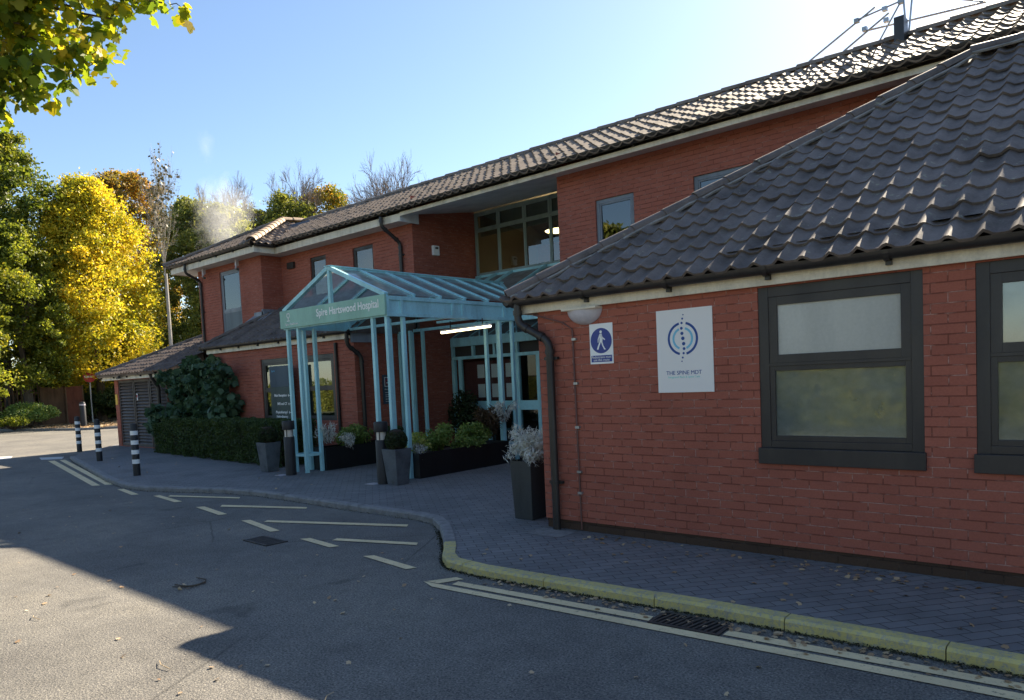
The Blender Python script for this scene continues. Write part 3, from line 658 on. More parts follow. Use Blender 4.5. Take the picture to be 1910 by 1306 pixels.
# pedestrian sign
ps = thing("pedestrian_sign", "blue and white sign of a walking figure reading pedestrians must use this route", "sign", (-4.155, YA, 1.92))
box("panel", M_WHITE, ps, -4.295, -4.02, YA-.008, YA-.002, 1.715, 2.115, bevel=.002)
cx, cz = -4.157, 1.945
MB().plate(disc_poly(cx, cz, .125, n=40), YA-.0105, YA-.0082).build("blue_disc", M_BLUE, ps)
MB().plate([(-4.28, 1.735), (-4.035, 1.735), (-4.035, 1.80), (-4.28, 1.80)], YA-.0105, YA-.0082).build("blue_band", M_BLUE, ps)
fg = MB(); y0, y1 = YA-.0125, YA-.0107
fg.plate(disc_poly(cx, cz+.087, .0145, n=16), y0, y1)
def limb(P, y0=y0, y1=y1): fg.plate([(cx+a, cz+b) for a, b in P], y0, y1)
limb([(-.014, .068), (.012, .068), (.020, .02), (.016, -.012), (-.018, -.012), (-.016, .03)])
limb([(-.016, .062), (-.008, .055), (-.028, .010), (-.030, -.018), (-.038, -.018), (-.037, .015)])
limb([(.012, .062), (.020, .035), (.050, .012), (.046, .002), (.012, .024), (.008, .05)])
limb([(-.018, -.012), (.0, -.012), (-.022, -.055), (-.034, -.088), (-.052, -.086), (-.040, -.055)])
limb([(.0, -.012), (.016, -.012), (.028, -.05), (.046, -.080), (.058, -.086), (.036, -.092), (.014, -.052)])
fg.build("walking_figure", M_WHITE, ps)
text("lettering", "Pedestrians must", M_WHITE, ps, (-4.157, YA-.0125, 1.772), .034, 'CENTER', .002)
text("lettering", "use this route", M_WHITE, ps, (-4.157, YA-.0125, 1.744), .034, 'CENTER', .002)
# poster
po = thing("wall_poster", "tall white poster with a ringed dotted spine emblem on the brick wall", "poster", (-3.25, YA, 1.8))
box("panel", M_POSTER, po, -3.53, -2.97, YA-.012, YA-.003, 1.415, 2.175, bevel=.001)
def ring(name, m, c, r0_, r1_, gaps, y):
    mb = MB()
    for a0, a1 in gaps:
        n = 26; P = [(c[0]+r1_*math.cos(a0+(a1-a0)*k/n), c[1]+r1_*math.sin(a0+(a1-a0)*k/n)) for k in range(n+1)]+[(c[0]+r0_*math.cos(a1+(a0-a1)*k/n), c[1]+r0_*math.sin(a1+(a0-a1)*k/n)) for k in range(n+1)]
        for k in range(n): mb.plate([P[k], P[k+1], P[2*n+1-k-1], P[2*n+1-k]], y-.001, y+.001)
        mb.build(name, m, po); mb = MB()
cc = (-3.262, 1.905); yy = YA-.0135
ring("emblem_ring", M_NAVY, cc, .131, .152, [(R(-76), R(76)), (R(104), R(256))], yy)
ring("emblem_inner_ring", M_CYAN, cc, .084, .103, [(R(-68), R(74)), (R(112), R(248))], yy)
dm = MB()
for dx, dz, rr in ((.010, .215, .006), (.001, .180, .009), (-.006, .141, .0105), (-.010, .094, .013), (-.006, .047, .015), (.002, .002, .0165), (.008, -.047, .016), (.011, -.092, .013), (.005, -.133, .0105), (-.005, -.172, .009), (-.014, -.206, .006)):
    dm.plate(disc_poly(cc[0]+dx, cc[1]+dz, rr, n=18), yy-.001, yy+.001)
dm.build("emblem_dots", M_NAVY, po)
text("lettering", "THE SPINE MDT", M_NAVY, po, (-3.262, yy+.001, 1.578), .052, 'CENTER', .002, squeeze=.98)
text("tagline", "Integrated Back & Spine Care", M_TURQ, po, (-3.262, yy+.001, 1.548), .027, 'CENTER', .002)

# ================================================================== TWO STOREY HOSPITAL BUILDING
hb = thing("hospital_building", "two storey red brick hospital with long tiled roof and recessed glazed stair window", "building", (-12, 11, 0))
SZ = 5.08
wall(hb, "wall", M_BRICK, (-21.22, 10.4), (-17.72, 10.4), 0, 5.12, [(1.27, 2.37, 2.9, 4.92)])
wall(hb, "wall", M_BRICK, (-17.72, 10.4), (-17.72, 11), 2.9, 5.12, (), inward=(-1, 0))
wall(hb, "wall", M_BRICK, (-17.72, 11), (-12.4, 11), 2.9, 5.12, [(1.35, 2.04, 3.45, 4.88), (3.14, 3.92, 3.55, 4.86)])
wall(hb, "wall", M_BRICK, (-12.4, 9.25), (-12.4, 13), 0, 2.9, (), inward=(-1, 0))
wall(hb, "wall", M_BRICK, (-12.4, 11), (-12.4, 13), 2.9, 5.7, (), inward=(-1, 0))
wall(hb, "wall", M_BRICK, (-12.4, 13), (-8.35, 13), 0, 4.05, ())
wall(hb, "wall", M_BRICK, (-8.35, 11), (6, 11), 0, 5.25, [(.83, 1.62, 3.75, 4.66), (2.73, 3.9, 3.75, 4.68)])
wall(hb, "wall", M_BRICK, (-8.35, 13), (-8.35, 11), 0, 5.7, (), inward=(1, 0))
wall(hb, "wall", M_BRICK, (-18.5, 9.25), (-12.4, 9.25), 0, 2.62, [(2.44, 3.82, .86, 2.29), (4.10, 5.38, .86, 2.29)])
wall(hb, "wall", M_BRICK, (-18.5, 10.4), (-18.5, 9.25), 0, 2.62, (), inward=(1, 0))
wall(hb, "wall", M_BRICK, (-21.22, 15.8), (-21.22, 10.4), 0, 5.12, (), inward=(1, 0))
wall(hb, "wall", M_BRICK, (6, 15.8), (-21.22, 15.8), 0, 5.12, (), inward=(0, -1))
wall(hb, "wall", M_BRICK, (6, 11), (6, 15.8), 0, 5.12, (), inward=(-1, 0))
# windows upstairs
bw = window(hb, -19.95, -18.85, 2.9, 4.92, 10.4, M_FRAME2, M_GLASSD, split=[3.80], deep=.09, outer=.05, blind=None)
MB().box(-19.86, -18.94, 10.441, 10.452, 2.98, 3.76).build("spandrel_panel", weathered("spandrel_grey", (.10, .13, .15), .5, .2), bw)
window(hb, -16.37, -15.68, 3.45, 4.88, 11, M_FRAME, M_GLASSD, deep=.09, outer=.05, blind=None, intd=3, glow=(-15.6, 12.6, 4.95))
window(hb, -14.58, -13.80, 3.55, 4.86, 11, M_FRAME, M_GLASSD, deep=.09, outer=.05, intd=3, glow=(-13.95, 12.6, 4.95))
window(hb, -7.52, -6.73, 3.75, 4.66, 11, M_FRAME2, M_GLASSD, deep=.09, outer=.07, intd=2)
window(hb, -5.62, -4.45, 3.75, 4.68, 11, M_FRAME2, M_GLASSD, deep=.09, outer=.07, intd=2)
# ground floor windows in the projecting part
window(hb, -16.06, -14.68, .86, 2.29, 9.25, M_FRAME, M_GLASS, split=[1.55], deep=.08, outer=.10, sash=.05, blind=(1.0, 2.2), intd=2)
window(hb, -14.40, -13.12, .86, 2.29, 9.25, M_FRAME, M_GLASS, split=[1.55], deep=.08, outer=.10, sash=.05, blind=(1.62, 2.2), intd=2)
# recessed stair glazing
cw = window(hb, -12.38, -8.37, 4.06, 5.56, 13, M_CLER, M_GLASSD, split=[5.13], deep=.03, outer=.05, sash=.045, mull=(-11.62, -10.82, -10.08, -9.32, -8.9), intd=4.5, glow=(-10.9, 14.3, 5.05))
MB().box(-12.3, -9.0, 13.09, 13.094, 5.0, 5.52).build('blind', M_BLIND, cw)
# fascias, soffits, box ends
def strip(x0, x1, yf, z0, z1): box("fascia", M_FASC, hb, x0, x1, yf, yf+.025, z0, z1, bevel=.003)
strip(-22.05, -17.30, 9.98, SZ, 5.24); strip(-17.30, -12.30, 10.58, SZ, 5.24); strip(-12.30, 6.3, 10.58, SZ+.10, 5.26)
MB().box(-17.325, -17.30, 10.005, 10.58, SZ, 5.24).build("fascia", M_FASC, hb)
MB().box(-22.05, -22.025, 10.005, 16, SZ, 5.24).build("fascia", M_FASC, hb)
sf = MB(); sf.quad((-22.02, 10.0, SZ+.012), (-17.33, 10.0, SZ+.012), (-17.33, 10.398, SZ+.012), (-22.02, 10.398, SZ+.012)); sf.quad((-22.02, 10.4, SZ+.012), (-21.225, 10.4, SZ+.012), (-21.225, 16, SZ+.012), (-22.02, 16, SZ+.012))
sf.quad((-17.715, 10.4, SZ+.013), (-17.33, 10.4, SZ+.013), (-17.33, 10.61, SZ+.013), (-17.715, 10.61, SZ+.013)); sf.quad((-17.71, 10.61, SZ+.012), (-12.31, 10.61, SZ+.012), (-12.31, 10.995, SZ+.012), (-17.71, 10.995, SZ+.012))
sf.quad((-12.29, 10.61, 5.20), (-8.36, 10.61, 5.20), (-8.36, 13.02, 5.60), (-12.38, 13.02, 5.60)); sf.quad((-8.34, 10.61, 5.20), (6, 10.61, 5.20), (6, 10.995, 5.24), (-8.34, 10.995, 5.24))
sf.build("soffit", M_SOFF, hb, recalc=False)
MB().add([(-12.295, 10.585, SZ-.01), (-12.295, 11.12, SZ-.01), (-12.295, 11.12, 5.30), (-12.295, 10.585, 5.24), (-12.33, 10.585, SZ-.01), (-12.33, 11.12, SZ-.01), (-12.33, 11.12, 5.30), (-12.33, 10.585, 5.24)],
         [(0, 1, 2, 3), (7, 6, 5, 4), (0, 4, 5, 1), (1, 5, 6, 2), (3, 7, 4, 0)]).build("eaves_box_end", M_BOX, hb)
gutter(hb, (-22.1, 9.978), (-17.3, 9.978), 5.32, .062); gutter(hb, (-17.27, 10.578), (6.2, 10.578), 5.36, .068); gutter(hb, (-17.298, 9.98), (-17.298, 10.5), 5.28, .055, brackets=False, out=(1, 0))
# main roof
PZ = 5.305; PM = .50; RY = 13.1; RZ2 = PZ+PM*(RY-10.47)
pantiles(hb, "roof_slope", M_TILE2, (-20.2, 10.47, PZ), (1, 0, 0), (0, 1, 0), PM, 26.5, RY-10.47, clips=[((-17.22, 10.47, 0), (1, 1, 0))], seg=5, wave=.22, amp=.025)
pantiles(hb, "roof_slope", M_TILE2, (-22.2, 9.87, PZ), (1, 0, 0), (0, 1, 0), PM, 5.0, 2.5, clips=[((-22.2, 9.87, 0), (1, -1, 0)), ((-17.22, 9.87, 0), (-1, -1, 0))], seg=6)
pantiles(hb, "roof_slope", M_TILE2, (-17.22, 9.87, PZ), (0, 1, 0), (-1, 0, 0), PM, 3.3, 2.49, clips=[((-17.22, 9.87, 0), (1, 1, 0)), ((-17.22, 10.47, 0), (-1, -1, 0))], seg=6)
APX = Vector((-19.71, 12.36, PZ+PM*2.49))
MB().add([(-22.2, 9.87, PZ), tuple(APX), (-19.71, RY, RZ2), (-22.2, 16.3, PZ)], [(0, 1, 2, 3)]).add([(-19.71, RY, RZ2), (6.3, RY, RZ2), (6.3, 16.3, PZ), (-22.2, 16.3, PZ)], [(0, 1, 2, 3)]).add([(6.25, 10.5, PZ), (6.25, 16.3, PZ), (6.25, RY, RZ2)], [(0, 1, 2)]).build("roof_back", M_TILE2, hb, recalc=False)
MB().quad((-17.2, 10.45, PZ-.03), (6.2, 10.45, PZ-.03), (6.2, 13.0, RZ2-.1), (-17.2, 13.0, RZ2-.1)).quad((-22.0, 10.45, PZ-.03), (-17.2, 10.45, PZ-.03), (-17.2, 13.0, RZ2-.1), (-20.5, 12.0, RZ2-.3)).build("roof_underlay", M_GUT, hb, recalc=False)
caps(hb, "ridge_caps", M_TILE2, (-19.7, RY, RZ2), (6.3, RY, RZ2), r=.12, step=.45, lift=.015, mort=False)
caps(hb, "hip_caps", M_CAP, (-17.24, 9.89, PZ+.02), APX, r=.12, step=.34, lift=.05, mort=False)
caps(hb, "hip_caps", M_TILE2, (-22.18, 9.89, PZ+.02), APX, r=.11, step=.36, lift=.04, mort=False)
caps(hb, "ridge_caps", M_CAP, APX, (-19.71, RY, RZ2), r=.12, step=.36, lift=.05, mort=False)
swan_pipe(hb, [(-12.85, 10.51, 5.24), (-12.85, 10.51, 5.04), (-12.77, 10.95, 4.72), (-12.77, 10.95, 3.1)], .042, clips=[(-12.77, 10.95, 4.45)])
swan_pipe(hb, [(-21.0, 9.92, 5.24), (-21.0, 9.92, 5.0), (-21.0, 10.35, 4.8), (-21.0, 10.35, 0)], .036, clips=[(-21.0, 10.35, 3.9)])
# ground floor lean-to roof of the projecting part
PL = .62; LE = (-18.80, 9.09, 2.71)
pantiles(hb, "roof_slope", M_TILE, LE, (1, 0, 0), (0, 1, 0), PL, 6.5, 1.93, clips=[((-18.80, 9.09, 0), (1, -1, 0)), ((-17.72, 0, 0), (1, 0, 0))], seg=6)
pantiles(hb, "roof_slope", M_TILE, LE, (1, 0, 0), (0, 1, 0), PL, 1.2, 1.33, clips=[((-18.80, 9.09, 0), (1, -1, 0)), ((-17.72, 0, 0), (-1, 0, 0))], seg=6)
MB().add([(-18.8, 9.09, 2.70), (-18.8, 10.4, 2.70), (-17.5, 10.39, 3.51)], [(0, 2, 1)]).build('roof_verge', M_TILE, hb)
MB().add([(-12.3, 9.1, 2.65), (-12.3, 10.99, 2.65), (-12.3, 10.99, 3.88)], [(0, 1, 2)]).build("roof_verge", M_TILE, hb)
caps(hb, "hip_caps", M_TILE, Vector(LE)+Vector((.03, .03, .02)), (-17.49, 10.4, 2.71+PL*1.31), r=.09, step=.34, lift=.03, mort=False)
strip(-18.55, -12.42, 9.17, 2.55, 2.68); gutter(hb, (-18.75, 9.168), (-12.3, 9.168), 2.715, .058)
box("eaves_box_end", weathered("box_end_grey", (.34, .38, .44), .5, .1), hb, -12.395, -12.36, 9.17, 9.70, 2.47, 2.68)
MB().box(-18.5, -12.4, 9.196, 9.248, 2.56, 2.575).build("soffit", M_FASC, hb)
swan_pipe(hb, [(-12.42, 9.10, 2.66), (-12.42, 9.10, 2.42), (-12.34, 9.38, 2.18), (-12.34, 9.38, 0)], .042)
swan_pipe(hb, [(-12.98, 9.21, 2.5), (-12.98, 9.21, 0)], .034)
fl = MB().box(-18.1, -17.62, 10.33, 10.398, 3.42, 3.62).quad((-18.2, 10.1, 3.36), (-17.3, 10.1, 3.36), (-17.3, 10.39, 3.56), (-18.2, 10.39, 3.56)).box(-17.715, -17.65, 10.33, 10.9, 3.5, 3.68).build("lead_flashing", M_LEAD, hb)
MB().box(-17.35, -17.05, 10.93, 10.998, 4.72, 4.88).build("wall_vent", M_GUT, hb)
# small roof vent behind the hip
vt = thing("roof_vent", "small square pale metal vent box on the far end of the upper roof", "roof vent", (-21.2, 12.3, 6.0))
box("vent_body", M_METAL, vt, -21.42, -21.02, 12.2, 12.6, 5.9, 6.42); box("vent_cap", M_METAL, vt, -21.50, -20.94, 12.12, 12.68, 6.44, 6.50)
# gable flue at the far end
fu = thing("metal_flue", "tall pale square flue duct on the far side wall of the hospital", "flue", (-21.6, 11.6, 2.5))
MB().box(-21.85, -21.45, 11.4, 11.75, 2.3, 3.95).build("duct", M_METAL, fu, bevel=.01); MB().box(-22.0, -21.35, 11.25, 11.85, 3.98, 4.22).build("hood", M_METAL, fu, bevel=.01)
for z in (2.6, 3.2, 3.7): MB().box(-21.88, -21.42, 11.37, 11.78, z, z+.04).build("flange", M_METAL, fu)
# alarm box, cameras
al = thing("alarm_box", "small white alarm box high on the recessed brick side wall", "alarm box", (-12.37, 11.64, 4.56))
box("casing", M_WHITE, al, -12.398, -12.33, 11.55, 11.74, 4.44, 4.66, bevel=.012); MB().lathe((-12.325, 11.645, 4.60), [(.0, -.02), (.04, -.02), (.04, .02), (.0, .03)], 12).build("beacon", M_GUT, al)
for (x, lab) in ((-21.0+.42, "grey camera under the eaves by the far corner downpipe"), (-18.95+.25, "grey camera under the eaves right of the tall upstairs window")):
    t = thing("security_camera", lab, "camera", (x, 10.3, 4.9), "eaves security cameras")
    box("mount", M_OPAL, t, x-.035, x+.035, 10.22, 10.30, 4.94, 5.09); MB().tube([(x, 10.26, 4.95), (x+.03, 10.2, 4.86)], .025, 8).build("arm", M_OPAL, t)
    MB().tube([(x-.02, 10.26, 4.84), (x+.24, 10.16, 4.80)], .032, 10).build("camera_body", M_GUT, t, smooth=True)

# ------------------------------------------------------------------ porch glazing under the recess
pc = thing("glazed_porch", "aqua framed glass entrance porch beneath the brick recess", "porch", (-10.4, 12, 0))
a0, a1, py = -12.36, -8.37, 12.0
f = MB()
f.box(a0, a1, py-.05, py+.05, 2.36, 2.56); f.box(a0, a1, py-.03, py+.05, 2.06, 2.13)
for x in np.linspace(a0+.02, a1-.02, 7): f.box(x-.03, x+.03, py-.028, py+.048, 2.13, 2.36)
f.build("eaves_beam", M_AQUA, pc, bevel=.004)
MB().box(a0, a1, py+.06, py+.07, 2.13, 2.36).build("vent_slot", M_INT, pc)
f = MB()
for x in (a0+.04, -12.1, -10.35, -9.78, -8.95): f.box(x-.045, x+.045, py-.04, py+.04, 0.0, 2.06)
parts(f, "mullion", M_AQUA, pc, bevel=.004)
MB().box(a0, a1, py-.035, py+.035, .90, 1.10).build("mid_rail", M_AQUA, pc, bevel=.004)
for (x0, x1) in ((-12.05, -10.40), (-10.30, -9.83), (-9.73, -9.0), (-8.9, -8.42)):
    MB().box(x0, x1, py-.003, py+.003, 1.10, 2.055).build("pane", M_PGL if x0 < -10.2 else M_GLASS, pc); MB().box(x0, x1, py-.003, py+.003, .05, .90).build("pane", M_GLASSD, pc)
f = MB()
for x in np.linspace(a0+.03, a1-.03, 8): f.beam((x, py, 2.55), (x, 12.98, 3.02), .045, .06)
f.beam((a0+.9, py, 2.57), (a0+.05, 12.9, 3.0), .03, .04); f.beam((a0+1.2, 12.9, 3.0), (a0+2.0, py, 2.57), .03, .04)
f.box(a0, a1, 12.9, 12.99, 3.0, 3.08)
parts(f, "rafter", M_AQUA, pc)
MB().quad((a0, py, 2.575), (a1, py, 2.575), (a1, 12.98, 3.045), (a0, 12.98, 3.045)).build("roof_pane", M_RGLASS, pc)
MB().quad((a0, 12.95, 0), (a1, 12.95, 0), (a1, 12.95, 2.9), (a0, 12.95, 2.9)).build("inner_wall", M_INT, pc, recalc=False)
f = MB(); f.box(-12.05, -10.42, py+.085, py+.105, 1.12, 2.0); f.build("notice_board", weathered("notice_board_maroon", (.16, .05, .045), .8, .2), pc)
n0 = None
for r_ in range(2):
    for c_ in range(3):
        x = -11.65+c_*.43; z = (1.62, 1.18)[r_]
        p = MB().box(x, x+.22, py+.078, py+.081, z, z+.30).build("notice_sheet", M_PAPER, None); own(p, (x, py+.078, z))
        tag(p, "white paper notice in the grid of six behind the porch glass", "notice", "paper notices behind the porch glass")

# ------------------------------------------------------------------ lean-to glass roof over the recess
lt = thing("glazed_lean_to", "aqua framed sloping glass roof under the recessed stair window", "glass roof", (-10.4, 12, 3))
f = MB(); X0, X1 = -12.38, -8.37
f.box(X0, -12.3, 10.86, 10.92, 2.69, 3.02)
f.box(-9.28, X1, 10.80, 10.88, 2.69, 3.02)
f.box(X0, X1, 12.92, 12.99, 4.0, 4.06)
parts(f, "edge_beam", M_AQUA, lt, bevel=.004)
f = MB()
for x in (-12.2, -11.7, -11.2, -10.2, -9.7, -9.2, -8.7, -8.42):
    yb = 10.86 if (x < -12.3 or x > -9.3) else 10.86+max(0, (1.55-abs(x+10.87)))*.82
    f.beam((x, yb, 3.04+(yb-10.86)*.475), (x, 12.94, 4.04), .05, .07)
f.beam((-9.34, 10.86, 3.05), (-10.87, 12.12, 3.67), .06, .07); f.beam((-12.36, 10.86, 3.05), (-10.87, 12.12, 3.67), .06, .07)
parts(f, "rafter", M_AQUA, lt)
MB().add([(-9.34, 10.86, 3.03), (-8.37, 10.86, 3.03), (-8.37, 12.95, 4.02), (X0, 12.95, 4.02), (X0, 10.86, 3.03), (-10.87, 12.12, 3.63)], [(0, 1, 2, 3, 4, 5)]).build("roof_pane", M_RGLASS, lt, recalc=False)

# ================================================================== ENTRANCE CANOPY
cn = thing("entrance_canopy", "aqua steel entrance canopy with glazed pitched roof on clustered posts", "canopy", (-10.87, 9.2, 0))
CX0, CX1, CY0, CY1, CXm, EZ, RZc = -12.40, -9.34, 7.66, 10.84, -10.87, 3.02, 3.65
def cluster(xs, ys):
    for x in xs:
        for y in ys: MB().box(x-.032, x+.032, y-.032, y+.032, 0, 2.69).build("post", M_AQUA, cn, bevel=.004)
    x0, x1 = xs; y0, y1 = ys; f = MB(); z = .33
    for zz in (z,):
        f.box(x0+.032, x1-.032, y0-.02, y0+.02, zz-.025, zz+.025).box(x0+.032, x1-.032, y1-.02, y1+.02, zz-.025, zz+.025).box(x0-.02, x0+.02, y0+.032, y1-.032, zz-.025, zz+.025).box(x1-.02, x1+.02, y0+.032, y1-.032, zz-.025, zz+.025)
    f.build("post_rail", M_AQUA, cn)
    for x in xs:
        for y in ys: pass
cluster((-12.31, -11.96), (7.70, 8.03)); cluster((-9.76, -9.40), (7.70, 8.03)); cluster((-12.31, -11.96), (10.40, 10.75)); cluster((-9.76, -9.40), (10.40, 10.75))
for (x, s_) in ((CX1, 1), (CX0, -1)):   # side fascias: two rails, recessed panel, stiffeners
    f = MB(); xi = x-s_*.06
    f.box(x, xi, CY0+.0, CY1, 2.955, 3.02).box(x, xi, CY0+.0, CY1, 2.69, 2.75)
    for y in (CY0+.03, CY0+.32, 9.15, 9.40, CY1-.35, CY1-.03): f.box(x, xi, y-.028, y+.028, 2.75, 2.955)
    f.build("side_fascia", M_AQUA, cn, bevel=.003)
    MB().box(x-s_*.025, x-s_*.035, CY0+.06, CY1-.06, 2.75, 2.955).build("fascia_panel", M_AQUA, cn)
f = MB().box(CX0+.061, CX1-.061, CY0, CY0+.06, 2.69, 2.75).box(CX0+.061, CX1-.061, CY0, CY0+.06, 2.955, 3.015)
f.box(CX0+.061, CX1-.061, CY1-.06, CY1, 2.69, 2.75).box(CX0+.061, CX1-.061, 9.1, 9.15, 2.70, 2.75)
parts(f, "cross_beam", M_AQUA, cn, bevel=.003)
f = MB(); f.beam((CXm, CY0-.02, RZc+.01), (CXm, 12.15, RZc+.01), .11, .07); f.build("ridge_beam", M_AQUA, cn, bevel=.004)
f = MB(); f.beam((CXm, CY0-.03, RZc+.035), (CXm, 12.15, RZc+.035), .16, .02); f.build("ridge_cap", M_AQUA, cn)
for i, y in enumerate(np.linspace(CY0+.02, 10.7, 6)):
    for s_ in (-1, 1):
        wd = .075 if i == 0 else .05
        MB().beam((CXm+s_*.03, y, RZc+.0), (CXm+s_*1.50, y, EZ+.02), wd, .07).build("rafter", M_AQUA, cn, bevel=.003)
for k, y in enumerate((11.25, 11.75)):   # jack rafters running into the valley
    xx = -9.34-(y-10.86)*1.53/1.26
    MB().beam((CXm+.03, y, RZc), (xx, y, EZ+.02+(y-10.86)*.5), .05, .07).build("rafter", M_AQUA, cn)
ys = list(np.linspace(CY0+.02, 10.7, 6))
for a, b in zip(ys, ys[1:]):
    for s_ in (-1, 1):
        MB().add([(CXm+s_*.05, a+.02, RZc-.005), (CXm+s_*1.50, a+.02, EZ+.03), (CXm+s_*1.50, b-.02, EZ+.03), (CXm+s_*.05, b-.02, RZc-.005)], [(0, 1, 2, 3)]).build("roof_pane", M_RGLASS, cn)
for s_ in (-1, 1): MB().add([(CXm+s_*.05, 10.72, RZc-.005), (CXm+s_*1.5, 10.72, EZ+.03), (CXm+s_*.05, 12.1, RZc-.005)], [(0, 1, 2)]).build("roof_pane", M_RGLASS, cn)
f = MB().beam((CXm, CY0+.02, 3.0), (CXm, CY0+.02, RZc-.02), .07, .06, (0, 1, 0)); f.build("king_post", M_AQUA, cn, bevel=.003)
MB().tube([(CX1-.10, CY0+.02, 3.05), (CX1-.10, CY0+.02, 3.09), (CX1-.13, CY0+.02, 3.11), (CX1-.16, CY0+.02, 3.09)], .008, 6).build("cable_hook", M_GUT, cn)
sb = thing("hospital_sign", "long sage green fascia sign reading Spire Hartswood Hospital on the canopy front", "sign", (CXm, CY0, 2.85))
box("panel", M_SIGN, sb, CX0-.03, CX1+.005, CY0-.045, CY0-.004, 2.71, 3.04, bevel=.004)
text("lettering", "Spire Hartswood Hospital", M_WHITE, sb, (-9.48, CY0-.0475, 2.845), .185, 'RIGHT', .004, squeeze=.90, bold=.003)
em = MB(); ex, ez, ye = -12.14, 2.935, CY0-.0485
P = [(0, -.05), (-.036, -.018), (-.048, .014), (-.036, .042), (-.010, .038), (0, .022), (.010, .038), (.036, .042), (.048, .014), (.036, -.018)]
for k in range(len(P)):
    a, b = P[k], P[(k+1) % len(P)]; em.beam((ex+a[0], ye, ez+a[1]), (ex+b[0], ye, ez+b[1]), .016, .003, (0, 1, 0))
em.beam((ex, ye, ez-.045), (ex, ye, ez-.085), .016, .003, (0, 1, 0)); em.beam((ex-.05, ye, ez-.095), (ex+.05, ye, ez-.095), .016, .003, (0, 1, 0))
em.build("emblem", M_WHITE, sb)
text("small_lettering", "Spire Healthcare", M_WHITE, sb, (-12.25, CY0-.0475, 2.76), .062, 'LEFT', .003)
tl = thing("tube_light", "lit fluorescent tube batten hung under the canopy roof", "light fitting", (-9.6, 9.9, 2.6))
p0, p1 = Vector((-10.02, 9.55, 2.50)), Vector((-8.98+.1, 9.55, 2.52)); p0 = Vector((-10.15, 9.6, 2.505)); p1 = Vector((-9.02, 9.75, 2.545))
MB().beam(p0+Vector((0, 0, .03)), p1+Vector((0, 0, .03)), .08, .03).build("batten", M_WHITE, tl); MB().tube([p0, p1], .022, 12).build("tube", M_TUBE, tl, smooth=True)
hg_ = MB().tube([p1+Vector((-.2, 0, .04)), (p1.x-.2, p1.y, 2.70)], .012, 6).tube([p0+Vector((.25, 0, .04)), (p0.x+.25, p0.y, 2.70)], .012, 6);parts(hg_, "hanger", M_GUT, tl)
f = MB().box(-10.4, CX1-.07, 9.72, 9.78, 2.70, 2.745).build("tie_beam", M_AQUA, cn)

# ================================================================== LOUVRED PLANT ROOM (far left)
lv = thing("louvred_plant_room", "low plant room with brown louvred doors and tiled roof at the far left end", "outbuilding", (-23, 9.15, 0))
wall(lv, "wall", M_BRICK, (-24.70, 9.15), (-21.0, 9.15), 0, 2.2, [(.28, 3.7, .02, 2.05)]); wall(lv, "wall", M_BRICK, (-24.70, 14), (-24.70, 9.15), 0, 2.2, (), inward=(1, 0)); wall(lv, "wall", M_BRICK, (-21.0, 14), (-24.7, 14), 0, 2.2, (), inward=(0, -1))
for k, (x0, x1) in enumerate(((-24.42, -23.32), (-23.28, -22.2), (-22.16, -21.02))):
    f = MB().box(x0, x0+.06, 9.17, 9.23, .02, 2.05).box(x1-.06, x1, 9.17, 9.23, .02, 2.05).box(x0+.06, x1-.06, 9.17, 9.23, 1.97, 2.05).box(x0+.06, x1-.06, 9.17, 9.23, .02, .10).build("door_frame", M_LOUV, lv)
    s_ = MB(); n = 20
    for i in range(n):
        z = .13+i*(1.80/(n-1)); s_.add([(x0+.06, 9.175, z-.035), (x1-.06, 9.175, z-.035), (x1-.06, 9.225, z+.035), (x0+.06, 9.225, z+.035), (x0+.06, 9.178, z-.048), (x1-.06, 9.178, z-.048)], [(0, 1, 2, 3), (4, 5, 1, 0)])
    s_.build("louvre_panel", M_LOUV, lv, recalc=False)
    MB().box(x0, x1, 9.3, 9.31, 0, 2.1).build("louvre_back", M_INT, lv)
MB().box(-23.08, -23.02, 9.155, 9.168, 1.42, 1.62).build("door_notice", M_WHITE, lv); MB().box(-23.075, -23.025, 9.150, 9.154, 1.50, 1.58).build("notice_mark", M_RED, lv)
MB().box(-24.66, -24.5, 9.135, 9.148, 1.30, 1.62).build("hazard_plate", M_YEL, lv)
box("fascia", M_FASC, lv, -25.1, -21.0, 8.93, 8.955, 2.06, 2.19); gutter(lv, (-25.15, 8.928), (-21.0, 8.928), 2.215, .055)
MB().quad((-25.1, 8.955, 2.07), (-21.0, 8.955, 2.07), (-21.0, 9.148, 2.07), (-25.1, 9.148, 2.07)).build("soffit", M_FASC, lv)
pantiles(lv, "roof_slope", M_TILE, (-25.25, 8.85, 2.24), (1, 0, 0), (0, 1, 0), .46, 5.2, 2.55, clips=[((-25.25, 8.85, 0), (1, -1, 0)), ((-21.24, 0, 0), (-1, 0, 0))], seg=5)
pantiles(lv, "roof_slope", M_TILE, (-21.24, 8.85, 2.24), (1, 0, 0), (0, 1, 0), .46, 1.2, 1.5, seg=5)
caps(lv, "hip_caps", M_TILE, (-25.23, 8.87, 2.26), (-22.7, 11.4, 2.24+.46*2.55), r=.09, step=.36, lift=.03, mort=False)
MB().add([(-25.25, 8.85, 2.23), (-22.7, 11.4, 3.41), (-22.7, 12, 3.41), (-25.25, 14.2, 2.23)], [(0, 1, 2, 3)]).add([(-22.7, 11.4, 3.41), (-21, 11.4, 3.41), (-21, 14.2, 2.23), (-25.25, 14.2, 2.23)], [(0, 1, 2, 3)]).build("roof_back", M_TILE, lv, recalc=False)
swan_pipe(lv, [(-21.4, 8.88, 2.2), (-21.4, 8.98, 1.95), (-21.4, 9.1, 1.8), (-21.4, 9.1, 0)], .05)
t = thing("security_camera", "dark camera under the plant room eaves above the louvred doors", "camera", (-23.6, 8.93, 2.12), "eaves security cameras")
